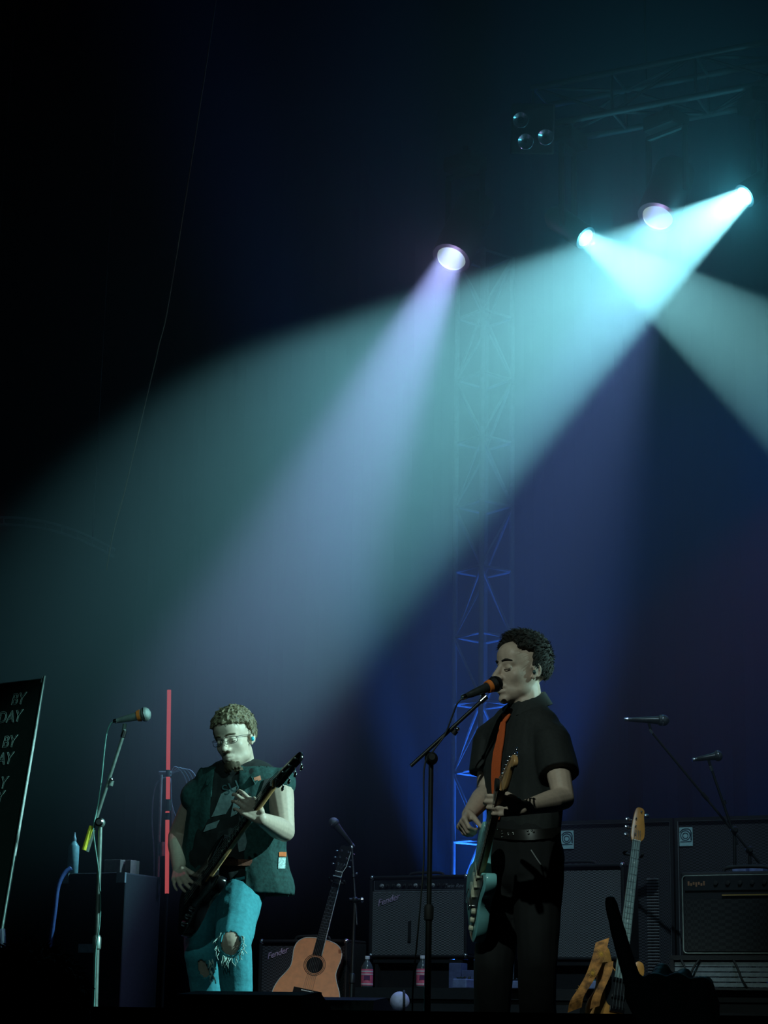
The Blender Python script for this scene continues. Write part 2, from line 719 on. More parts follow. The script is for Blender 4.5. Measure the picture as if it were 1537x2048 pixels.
tb = P(965, 1700, 15.3)
tb.z = 0.03
ca, sa = math.cos(math.radians(38)), math.sin(math.radians(38))
tower = box_truss('truss_tower', tb, Z, Vector((ca, sa, 0)), Vector((-sa, ca, 0)), 0.315, 6.3, 0.525, 0.021, 0.011, M_alu,
                  'upright aluminium box truss tower with blue-lit braces behind the singer', 'truss')
MB(frame(Vector((ca, sa, 0)), Vector((-sa, ca, 0)), Z, (tb.x, tb.y, 0.015))).box((0, 0, 0), (0.6, 0.6, 0.03)).build('base_plate', M_alud, tower)
# blue lamp standing inside the foot of the tower
spot('tower_up_light', (tb.x, tb.y, 0.25), (tb.x, tb.y, 5), 1500, (0.02, 0.16, 1.0), 50, 0.5, 0.03)

hv = sum(UV(p)[1] for p in head_pts) / 4 + 0.12
c0 = U * -3.6 + V * hv + Z * truss_z()
# keep the truss at the lamps' distance: the row runs along the stage width
ctr = box_truss('ceiling_truss', c0 + U * -1.2, U, V, Z, 0.30, 9.0, 0.6, 0.024, 0.011, M_alud,
                'long dark box truss hanging from the ceiling and carrying the lamps', 'truss')
for s in (0.8, 4.4, 8.2):
    p = c0 + U * (-1.2 + s)
    MB().tube(p + Z * 0.12, Vector((p.x, p.y, 9.99)), 0.008, n=6).build('hoist_chain', M_alud, ctr)

# four-cell blinder lamp fixed to the truss
bl = thing('blinder_lamp', P(1066, 300, 12.5), 'four-cell blinder lamp, unlit, fixed on the ceiling truss', 'stage light')
M_cell = mat('unlit_reflector', (0.55, 0.55, 0.58), 0.25, 0.8)
nv = (EYE - P(1066, 258, 12.5)).normalized()
rx = Vector((1, 0, 0)); rx = (rx - nv * rx.dot(nv)).normalized(); ry = nv.cross(rx)
cells = [(1042, 240), (1081, 232), (1052, 283), (1092, 274)]
mid = P(1066, 258, 12.5)
MB(frame(rx, ry, nv, mid - nv * 0.07)).box((0, 0, 0), (0.30, 0.34, 0.08), bevel=0.015).build('housing', M_fix, bl)
for c in cells:
    p = P(c[0], c[1], 12.5)
    MB().lathe(p - nv * 0.03, nv, [(0, 0.01), (0.0, 0.03), (0.04, 0.055), (0.045, 0.052), (0.02, 0.02)], 18, caps=False).build('reflector', M_cell, bl, smooth='auto')

# curved pipe rig at the far side, with its hanging rope
cp = [P(-120, 1042, 14.5), P(-40, 1036, 14.5), P(30, 1036, 14.5), P(90, 1044, 14.5), P(140, 1058, 14.5), P(185, 1077, 14.5), P(230, 1100, 14.5)]
ct = thing('curved_truss', cp[0], 'bent double-pipe lighting rail hanging high over the banner side', 'truss')
for dz in (0.0, -0.055):
    MB().path([p + Z * dz for p in bez(cp, 6)], 0.012, 8).build('pipe', M_alu, ct, smooth=True)
for p in bez(cp, 3)[1::2]:
    MB().tube(p, p - Z * 0.055, 0.006, n=6).build('spacer', M_alu, ct)
for p in (cp[1], cp[5]):
    MB().tube(p, Vector((p.x, p.y, 9.99)), 0.004, n=6).build('hanging_wire', M_alud, ct)
rp = [P(213, 1140, 13.9), P(228, 1060, 13.9), P(250, 980, 13.9), P(285, 830, 13.9), P(318, 690, 13.9), P(345, 560, 13.9)]
top = P(420, 200, 13.9)
rp += [Vector((rp[-1].x + 0.25, rp[-1].y, 8.0)), Vector((rp[-1].x + 0.4, rp[-1].y, 9.98))]
o = MB().path(bez(rp, 5), 0.006, 6).build('hanging_rope', mat('rope', (0.5, 0.36, 0.22), 0.9), smooth=True)
tag(o, 'thin slack rope hanging from the ceiling past the bent rail', 'rope')

# ------------------------------------------------------------------ riser
RZ = 0.455
M_ris = mat('riser_carpet', (0.008, 0.009, 0.011), 0.95)
ru0 = UV(P(722, 2050, 11.7))[0]
rs = stage_box(ru0, ru0 + 4.6, 10.4, 13.4, RZ - 0.06, RZ)
rt = thing('stage_riser', U * ((2 * ru0 + 4.6) / 2) + V * 11.9, 'low black platform under the amplifiers', 'platform')
rs.build('deck', M_ris, rt)
stage_box(ru0 + 0.02, ru0 + 4.58, 10.42, 10.44, 0, RZ - 0.06).build('front_skirt', M_ris, rt)
stage_box(ru0 + 0.02, ru0 + 0.04, 10.44, 13.38, 0, RZ - 0.06).build('side_skirt', M_ris, rt)
stage_box(ru0 + 4.56, ru0 + 4.58, 10.44, 13.38, 0, RZ - 0.06).build('side_skirt', M_ris, rt)
for a in (0.2, 2.3, 4.4):
    for b in (10.6, 13.2):
        stage_box(ru0 + a - .03, ru0 + a + .03, b - .03, b + .03, 0, RZ - 0.06).build('leg', M_ris, rt)

# ------------------------------------------------------------------ amplifiers
M_tolex = mat('black_tolex', (0.020, 0.020, 0.022), 0.38, bump=0.3, scale=180)
M_grille = mat_weave('silver_grille', (0.05, 0.055, 0.06), (0.30, 0.31, 0.32), 130)
M_grilled = mat_weave('dark_grille', (0.02, 0.02, 0.024), (0.11, 0.11, 0.13), 110)
M_chrome = mat('chrome', (0.75, 0.76, 0.78), 0.2, 1.0, var=0.05)
M_script = mat('chrome_script', (0.90, 0.62, 0.95), 0.35, 0.3)
M_panel = mat('control_panel', (0.02, 0.021, 0.024), 0.35)
M_trim = mat('silver_trim', (0.45, 0.46, 0.47), 0.4, 0.6)
M_white = mat('white_paint', (0.75, 0.77, 0.78), 0.6, var=0.06)
M_rub = mat('black_rubber', (0.012, 0.012, 0.012), 0.7)


def gear_frame(px, z, depth):
    """stage-aligned frame whose origin is the front lower corner seen at column px"""
    p = P(px, 1900, depth)
    return frame(U, V, Z, (p.x, p.y, z))


def combo_amp(px, ytop, ybot, depth, width, dep, panel, grille, label, script_size, script, right_edge=False, support=None):
    zt, zb = P(px, ytop, depth).z, P(px, ybot, depth).z
    M = gear_frame(px, zb, depth)
    if right_edge:
        M = M @ Matrix.Translation((-width, 0, 0))
    base = M @ Vector((width / 2, dep / 2, 0))
    h = zt - zb
    t = thing('combo_amplifier', base, label, 'amplifier', 'combo amplifiers along the back')
    th = 0.018
    ph = 0.085 if panel else 0.02
    c = MB(M)
    c.box((width / 2, dep / 2, th / 2), (width, dep, th), bevel=0.008)
    c.box((width / 2, dep / 2, h - th / 2), (width, dep, th), bevel=0.008)
    for x in (th / 2, width - th / 2):
        c.box((x, dep / 2, h / 2), (th, dep, h - 2 * th), bevel=0.004)
    c.box((width / 2, dep - th / 2, h / 2), (width - 2 * th, th, h - 2 * th))
    c.build('cabinet', M_tolex, t)
    gt = h - th - ph
    MB(M).box((width / 2, 0.022, (th + gt) / 2), (width - 2 * th, 0.014, gt - th)).build('grille_cloth', grille, t)
    if panel:
        pn = MB(M).box((width / 2, 0.03, gt + ph / 2), (width - 2 * th, 0.02, ph - 0.004)).build('control_panel', M_panel, t)
        MB(M).box((width / 2, 0.016, gt + 0.003), (width - 2 * th, 0.006, 0.006)).build('trim_strip', M_trim, t)
        f = MB(M)
        x0, x1, z0, z1 = th + 0.008, width - th - 0.008, gt + 0.014, gt + ph - 0.012
        for a, b in (((x0, z0), (x1, z0)), ((x1, z0), (x1, z1)), ((x1, z1), (x0, z1)), ((x0, z1), (x0, z0))):
            f.tube((a[0], 0.018, a[1]), (b[0], 0.018, b[1]), 0.0016, n=4)
        f.build('panel_line', M_trim, pn)
        for k in range(12):
            x = th + 0.06 + k * (width - 0.24) / 11
            kb = MB(M)
            kb.lathe((x, 0.02, gt + ph * .48), (0, -1, 0), [(0, 0.014), (0.004, 0.014), (0.006, 0.0095), (0.02, 0.008), (0.022, 0.004)], 12)
            kb.build('knob', M_rub if k % 3 else M_trim, pn, smooth='auto')
        text_mesh('Twin Reverb', 0.034, M @ Matrix.Translation((width - 0.165, 0.0195, gt + 0.026)) @ Matrix.Rotation(math.pi / 2, 4, 'X'),
                  'panel_script', M_trim, pn, 0.0006, 0.35)
    if script:
        text_mesh(script, script_size, M @ Matrix.Translation((0.055, 0.013, gt - script_size * 1.55)) @ Matrix.Rotation(math.pi / 2, 4, 'X') @ Matrix.Rotation(math.radians(17), 4, 'Z'),
                  'script_badge', M_script, t, 0.003, 0.45)
    hd = MB(M)
    hd.path(bez([(width / 2 - 0.12, dep / 2, h), (width / 2 - 0.09, dep / 2, h + 0.022), (width / 2 + 0.09, dep / 2, h + 0.022), (width / 2 + 0.12, dep / 2, h)], 5), 0.009, 8)
    hd.build('handle', M_rub, t, smooth=True)
    for x in (0, width):
        for z in (0, h):
            MB(M).ball((abs(x - 0.012), 0.012, abs(z - 0.012)), 0.018, n=10, m=6).build('corner_cap', M_chrome, t, smooth=True)
    for x in (0.06, width - 0.06):
        for y in (0.05, dep - 0.05):
            MB(M).tube((x, y, -0.012), (x, y, 0), 0.018, n=10).build('foot', M_rub, t)
    # the open stand it rests on
    floor_z = support
    s = thing('amplifier_stand', Vector((base.x, base.y, floor_z)), 'low black crate stand under ' + label, 'stand', 'crate stands under the amplifiers')
    zs = zb - 0.012
    Ms = M.copy()
    Ms[2][3] = floor_z
    hh = zs - floor_z
    MB(Ms).box((width / 2, dep / 2, hh - 0.01), (width * .9, dep * .95, 0.02)).build('top', M_ris, s)
    for x in (0.08 * width, 0.92 * width):
        MB(Ms).box((x, dep / 2, (hh - 0.02) / 2), (0.02, dep * .9, hh - 0.02)).build('side_panel', M_ris, s)
    MB(Ms).box((width / 2, 0.06, (hh - 0.02) / 2), (width * .82, 0.015, hh - 0.02)).build('front_panel', M_ris, s)
    return t, M, h


ampA, MA, hA = combo_amp(737, 1752, 1915, 12.8, 0.67, 0.26, True, M_grille, 'silver-grille combo amplifier with a row of panel knobs', 0.056, 'Fender', support=RZ)
# dark strip hanging on its grille
tag(MB(MA).box((0.28, 0.008, 0.16), (0.018, 0.008, 0.125)).build('grille_strap', M_rub, ampA), 'short dark strap on the grille')
ampB, MBm, hB = combo_amp(1250, 1726, 1920, 11.8, 0.67, 0.26, False, M_grille, 'tall grey-grille combo amplifier without a visible knob panel', 0.07, '', right_edge=True, support=RZ)
ampC, MC, hC = combo_amp(518, 1879, 2042, 12.45, 0.60, 0.26, False, M_grilled, 'dark-grille combo amplifier behind the acoustic guitar', 0.052, 'Fender', support=0.0)

# ------------------------------------------------------------------ bass cabinets with badge
M_cab = mat('cab_tolex', (0.012, 0.012, 0.015), 0.6)
M_badge = mat('badge_plate', (0.60, 0.95, 1.0), 0.5, var=0.05, emit=(0.03, 0.30, 0.50), estr=0.0)  # blue light on the white print put into its colour
M_badged = mat('badge_ink', (0.02, 0.06, 0.10), 0.6)


def bass_cab(px, ytop, depth, width, label, badge_px, shift=0.0):
    zt = P(px, ytop, depth).z
    M = gear_frame(px, RZ, depth) @ Matrix.Translation((shift, 0, 0))
    h = zt - RZ
    dep = 0.38
    t = thing('speaker_cabinet', M @ Vector((width / 2, dep / 2, 0)), label, 'speaker', 'bass speaker cabinets')
    c = MB(M)
    th = 0.02
    c.box((width / 2, dep / 2, th / 2), (width, dep, th))
    c.box((width / 2, dep / 2, h - th / 2), (width, dep, th))
    for x in (th / 2, width - th / 2):
        c.box((x, dep / 2, h / 2), (th, dep, h - 2 * th))
    c.box((width / 2, dep - th / 2, h / 2), (width - 2 * th, th, h - 2 * th))
    c.build('cabinet', M_cab, t)
    MB(M).box((width / 2, 0.035, h / 2), (width - 2 * th, 0.01, h - 2 * th)).build('grille_cloth', M_grilled, t)
    e = MB(M)
    for a, b in (((th, th), (width - th, th)), ((width - th, th), (width - th, h - th)), ((width - th, h - th), (th, h - th)), ((th, h - th), (th, th))):
        e.tube((a[0], 0.004, a[1]), (b[0], 0.004, b[1]), 0.004, n=5)
    e.build('piping', M_trim, t)
    # ribbed grille bars catching the blue light
    for k in range(34):
        z = 0.10 + k * 0.018
        if z < h - 0.3:
            MB(M).box((width * 0.82, 0.026, z), (0.075, 0.008, 0.007)).build('grille_bar', M_trim, t)
    bx = badge_px
    bz = h - 0.115
    b = MB(M).box((bx, 0.024, bz), (0.085, 0.010, 0.115), bevel=0.003).build('badge', M_badge, t)
    ring = lambda r, x, z: [(x + r * math.cos(a * math.pi / 10), 0.0175, z + r * math.sin(a * math.pi / 10)) for a in range(20)]
    mk = MB(M)
    cz = bz + 0.008
    mk.path(ring(0.030, bx - 0.002, cz), 0.0024, 6, closed=True)
    mk.path(ring(0.017, bx - 0.002, cz - 0.002), 0.0024, 6, closed=True)
    mk.path(bez([(bx - 0.036, 0.0175, cz + 0.02), (bx - 0.015, 0.0175, cz + 0.038), (bx + 0.02, 0.0175, cz + 0.038), (bx + 0.034, 0.0175, cz + 0.018), (bx + 0.034, 0.0175, cz - 0.028)], 5), 0.0028, 6)
    mk.box((bx, 0.0175, bz - 0.030), (0.07, 0.002, 0.004))
    mk.box((bx + 0.034, 0.0175, cz - 0.006), (0.007, 0.002, 0.05))
    mk.build('badge_emblem', M_badged, b)
    return t


bass_cab(1104, 1643, 12.75, 0.80, 'black bass cabinet with a square badge tinted blue-lit, right behind the singer', 0.10)
bass_cab(1104, 1643, 12.75, 0.80, 'black bass cabinet with a square badge tinted blue-lit, behind the white-piped amplifier', 0.066, 0.81)

# ------------------------------------------------------------------ white-piped amplifier on a slatted rack
M = gear_frame(1362, P(1362, 1911, 10.75).z, 10.75)
zt = P(1362, 1744, 10.75).z - M[2][3]
w_ = 0.66
t = thing('piped_amplifier', M @ Vector((w_ / 2, 0.13, 0)), 'black amplifier edged with pale piping, standing on the slatted rack', 'amplifier')
MB(M).box((w_ / 2, 0.14, zt / 2), (w_, 0.25, zt), bevel=0.012).build('cabinet', M_tolex, t)
MB(M).box((w_ / 2, 0.010, zt * .36), (w_ - 0.05, 0.012, zt * .62)).build('grille_cloth', mat_weave('diamond_cloth', (0.012, 0.012, 0.012), (0.03, 0.032, 0.03), 60), t)
pp = MB(M)
x0, x1, z0, z1, r_ = 0.014, w_ - 0.014, 0.012, zt - 0.02, 0.02
loop = []
for cx, cz, a0 in ((x1 - r_, z0 + r_, -90), (x1 - r_, z1 - r_, 0), (x0 + r_, z1 - r_, 90), (x0 + r_, z0 + r_, 180)):
    for k in range(5):
        a = math.radians(a0 + k * 22.5)
        loop.append((cx + r_ * math.cos(a), 0.008, cz + r_ * math.sin(a)))
pp.path(loop, 0.0035, 6, closed=True)
pp.build('piping', mat('pale_piping', (0.24, 0.28, 0.24), 0.5), t)
pn = MB(M).box((w_ / 2, 0.010, zt * .86), (w_ - 0.06, 0.01, zt * .17)).build('control_panel', M_panel, t)
MB(M).box((w_ * 0.66, 0.004, zt * .715), (w_ * 0.62, 0.006, 0.007)).build('gold_strip', mat('gold_strip', (0.55, 0.33, 0.10), 0.4, 0.5), t)
gs = MB(M)
for k in range(7):
    gs.box((0.05 + k * 0.014, 0.004, zt * .86 - (k % 2) * 0.006), (0.009, 0.003, 0.014 + 0.008 * (k % 3 == 0)))
gs.build('name_plate', mat('copper_plate', (0.5, 0.25, 0.14), 0.4, 0.5), pn)
for k in range(6):
    MB(M).lathe((0.20 + k * 0.065, 0.006, zt * .86), (0, -1, 0), [(0, 0.013), (0.012, 0.011), (0.013, 0.002)], 10).build('knob', M_rub, pn, smooth='auto')
MB(M).path(bez([(w_ * .3, 0.14, zt), (w_ * .35, 0.14, zt + 0.03), (w_ * .65, 0.14, zt + 0.03), (w_ * .7, 0.14, zt)], 5), 0.01, 8).build('handle', M_rub, t, smooth=True)
# small foot pedals resting on top
M_ped = mat('pedal_blue', (0.25, 0.30, 0.55), 0.35, 0.4)
for k, (px, lab) in enumerate(((1478, 'small metal pedal with bright switches lying on the white-piped amplifier'),
                               (1512, 'small flat pedal at the corner of the white-piped amplifier'))):
    p = P(px, 1735, 10.78)
    q = Vector((p.x, p.y, M[2][3] + zt + 0.001)) + V * 0.06
    F = frame(U, V, Z, q)
    pd = thing('effect_pedal', q, lab, 'pedal')
    MB(F).box((0, 0, 0.016), (0.075, 0.11, 0.032), bevel=0.006).build('case', M_ped, pd)
    for x in (-0.02, 0.0, 0.02):
        MB(F).lathe((x, 0.03, 0.032), (0, 0, 1), [(0, 0.007), (0.012, 0.006), (0.013, 0.002)], 8).build('knob', M_chrome, pd)
    MB(F).lathe((0, -0.03, 0.032), (0, 0, 1), [(0, 0.009), (0.008, 0.007), (0.009, 0.002)], 8).build('foot_switch', M_chrome, pd)
# slatted rack below
zr = M[2][3]
Mr = gear_frame(1338, RZ, 10.72)
t = thing('rack_shelf', Mr @ Vector((0.4, 0.15, 0)), 'grey slatted rack unit under the white-piped amplifier', 'rack')
hr = zr - RZ
M_rack = mat('rack_grey', (0.20, 0.24, 0.26), 0.5, 0.3)
MB(Mr).box((0.41, 0.17, hr - 0.012), (0.82, 0.3, 0.024)).build('top', M_tolex, t)
MB(Mr).box((0.41, 0.17, 0.006), (0.82, 0.3, 0.012)).build('bottom', M_tolex, t)
for x in (0.01, 0.81):
    MB(Mr).box((x, 0.17, hr / 2), (0.02, 0.3, hr - 0.036)).build('side_panel', M_tolex, t)
for k in range(5):
    MB(Mr).box((0.41, 0.05, 0.018 + k * (hr - 0.046) / 5 + 0.009), (0.78, 0.02, (hr - 0.05) / 5 - 0.005)).build('slat', M_rack, t)
for k, x in enumerate((0.06, 0.16, 0.34)):
    MB(Mr).path(bez([(x, 0.02, hr - 0.02), (x + 0.03 * (-1) ** k, 0.0, hr * .6), (x + 0.05 * (-1) ** k, 0.0, hr * .3), (x + 0.07 * (-1) ** k, 0.02, 0.012)], 5), 0.006, 6).build('patch_lead', M_rub, t, smooth=True)

# ------------------------------------------------------------------ odds on the riser
M_glass = mat('clear_plastic', (0.06, 0.07, 0.08), 0.15, var=0.05)
M_lab = mat('pink_label', (0.85, 0.14, 0.24), 0.5)
M_labw = mat('label_pale', (0.75, 0.70, 0.75), 0.5)
for px, dep, lab in ((734, 11.75, 'drink bottle with a red printed label at the open end of the riser'),
                     (845, 11.5, 'drink bottle with a red printed label behind the singer\'s microphone stand')):
    p = P(px, 1976, dep)
    p.z = RZ
    t = thing('labelled_bottle', p, lab, 'bottle', 'drink bottles on the riser')
    MB().lathe(p, Z, [(0, 0.030), (0.004, 0.034), (0.112, 0.034), (0.132, 0.026), (0.15, 0.013), (0.165, 0.013)], 20).build('bottle_body', M_glass, t, smooth='auto')
    lb = MB().lathe(p + Z * 0.012, Z, [(0, 0.0348), (0.092, 0.0348)], 24, caps=False).build('label_band', M_lab, t, smooth=True)
    for z in (0.018, 0.072, 0.088):
        MB().lathe(p + Z * z, Z, [(0, 0.0352), (0.006, 0.0352)], 24, caps=False).build('label_stripe', M_labw, lb, smooth=True)
    MB().box(p + Vector((0, -0.0345, 0.056)), (0.034, 0.004, 0.024)).build('label_print', mat('label_ink', (0.12, 0.02, 0.10), 0.5), lb)
    MB().lathe(p + Z * 0.160, Z, [(0, 0.0145), (0.016, 0.0145), (0.017, 0.012)], 14).build('cap', M_labw, t, smooth='auto')
# pale ball in front of the riser
p = P(800, 2003, 10.9)
bt = thing('pale_ball', Vector((p.x, p.y, 0)), 'pale round ball with a dark strap, standing before the riser', 'lamp')
MB().lathe((p.x, p.y, 0), Z, [(0, 0.10), (0.02, 0.10), (0.03, 0.03), (p.z - 0.05, 0.03)], 16).build('foot', M_rub, bt)
MB().ball(p, 0.052, n=20, m=12).build('dome', mat('pale_dome', (0.55, 0.52, 0.68), 0.5), bt, smooth=True)
MB().path([p + Vector((0.022, -0.05 * math.cos(a), 0.054 * math.sin(a))) for a in [i * math.pi / 10 - math.pi / 2 for i in range(11)]], 0.007, 6).build('strap', M_rub, bt)

# small devices on the riser between and beside the singer's legs
for k, (px, dep, w, h, lab) in enumerate(((928, 11.4, 0.085, 0.05, 'small blue-edged device on the riser nearest the knobbed amplifier'),
                                          (1041, 11.2, 0.10, 0.04, 'small pedal on the riser seen between the singer\'s legs'),
                                          (1192, 10.95, 0.11, 0.04, 'flat pedal on the riser beside the leaning bass strap'))):
    p = P(px, 1960, dep)
    q = Vector((p.x, p.y, RZ))
    F = frame(U, V, Z, q)
    t = thing('floor_pedal', q, lab, 'pedal', 'pedals on the riser')
    MB(F).box((0, 0, h / 2), (w, 0.12, h), bevel=0.006).build('case', M_ped, t)
    for x in (-w * .3, 0, w * .3):
        MB(F).lathe((x, 0.02, h), Z, [(0, 0.008), (0.014, 0.007), (0.015, 0.002)], 8).build('knob', M_chrome, t)
    MB(F).box((0, -0.035, h + 0.004), (w * .5, 0.03, 0.008)).build('foot_plate', M_chrome, t)

# power strip boxes at the riser front (blue edges)
p = P(917, 1926, 11.9)
t = thing('mains_adaptor', Vector((p.x, p.y, RZ)), 'pair of stacked boxy adaptors with magenta-lit tops under the knobbed amplifier', 'adaptor')
F = frame(U, V, Z, (p.x, p.y, RZ))
MB(F).box((0, 0, 0.075), (0.075, 0.10, 0.15), bevel=0.004).build('tall_block', mat('blue_plastic', (0.10, 0.12, 0.25), 0.45), t)
MB(F).box((0.085, 0, 0.055), (0.085, 0.10, 0.11), bevel=0.004).build('short_block', mat('blue_plastic', (0.10, 0.12, 0.25), 0.45), t)

# ------------------------------------------------------------------ surface projection
from mathutils.bvhtree import BVHTree


def bvh_of(o):
    me = o.data
    off = ORIGIN[o.name]
    return BVHTree.FromPolygons([v.co + off for v in me.vertices], [tuple(p.vertices) for p in me.polygons])


def hit(bvh, px, py, lift=0.004, fallback=8.5):
    d = (P(px, py, 5.0) - EYE).normalized()
    h = bvh.ray_cast(EYE, d)
    if h[0] is None:
        return P(px, py, fallback), -d
    n = h[1] if h[1].dot(d) < 0 else -h[1]
    return h[0] + n * lift, n


def surf_strip(bvh, rows, name, material, parent, lift=0.004, thick=0.003, cols=4):
    """a cloth band laid on a surface; rows of (px_left, px_right, py_left, py_right)"""
    m = MB()
    layers = ([], [])
    kept = 0
    for r in rows:
        pts = []
        for k in range(cols + 1):
            t = k / cols
            d = (P(r[0] + (r[1] - r[0]) * t, r[2] + (r[3] - r[2]) * t, 5.0) - EYE).normalized()
            h = bvh.ray_cast(EYE, d)
            pts.append(None if h[0] is None else (h[0], h[1] if h[1].dot(d) < 0 else -h[1]))
        good = [i for i, q in enumerate(pts) if q]
        if not good:
            continue
        kept += 1
        for i in range(cols + 1):
            q = pts[min(good, key=lambda g: abs(g - i))]
            for layer in (0, 1):
                layers[layer].append(q[0] + q[1] * (lift + layer * thick))
    vs, nn = layers[0] + layers[1], kept
    c1 = cols + 1
    fs = []
    N = nn * c1
    for i in range(nn - 1):
        for k in range(cols):
            a = i * c1 + k
            fs.append((a, a + 1, a + c1 + 1, a + c1))
            fs.append((N + a, N + a + c1, N + a + c1 + 1, N + a + 1))
    for i in range(nn - 1):
        for k in (0, cols):
            a = i * c1 + k
            fs.append((a, a + c1, N + a + c1, N + a))
    for k in range(cols):
        for i in (0, nn - 1):
            a = i * c1 + k
            fs.append((a, a + 1, N + a + 1, N + a))
    m.add(vs, fs)
    return m.build(name, material, parent, smooth='auto')


# ------------------------------------------------------------------ electric guitars
M_sea = mat('seafoam_lacquer', (0.30, 0.74, 0.76), 0.22, var=0.04)
M_guard = mat('black_guard', (0.010, 0.010, 0.010), 0.3)
M_cream = mat('cream_plastic', (0.62, 0.60, 0.45), 0.4, var=0.05)
M_maple = mat('maple', (0.62, 0.33, 0.13), 0.4, var=0.2, scale=25)
M_rose = mat('rosewood', (0.10, 0.055, 0.035), 0.5, var=0.3, scale=60)
M_string = mat('steel_string', (0.6, 0.65, 0.65), 0.3, 0.9, var=0.05)
M_blk = mat('black_gloss', (0.006, 0.006, 0.007), 0.18)
M_ebony = mat('ebony', (0.008, 0.007, 0.007), 0.75, spec=0.15)
M_nat = mat('natural_wood', (0.58, 0.24, 0.05), 0.35, var=0.25, scale=18)
M_bone = mat('bone_nut', (0.75, 0.75, 0.68), 0.4)


def ortho_frame(A, N0, o):
    A = A.normalized()
    N = (N0 - A * N0.dot(A)).normalized()
    return frame(A.cross(N), A, N, o), A.cross(N), A, N


OFFSET_BODY = [(0, -.215), (.085, -.212), (.145, -.175), (.165, -.11), (.150, -.045), (.122, .01), (.118, .06), (.128, .115), (.118, .165),
               (.085, .175), (.055, .135), (.03, .105), (-.03, .105), (-.05, .14), (-.075, .205), (-.115, .225), (-.142, .18), (-.140, .11), (-.118, .04),
               (-.122, -.02), (-.150, -.085), (-.155, -.15), (-.115, -.20), (-.06, -.215)]


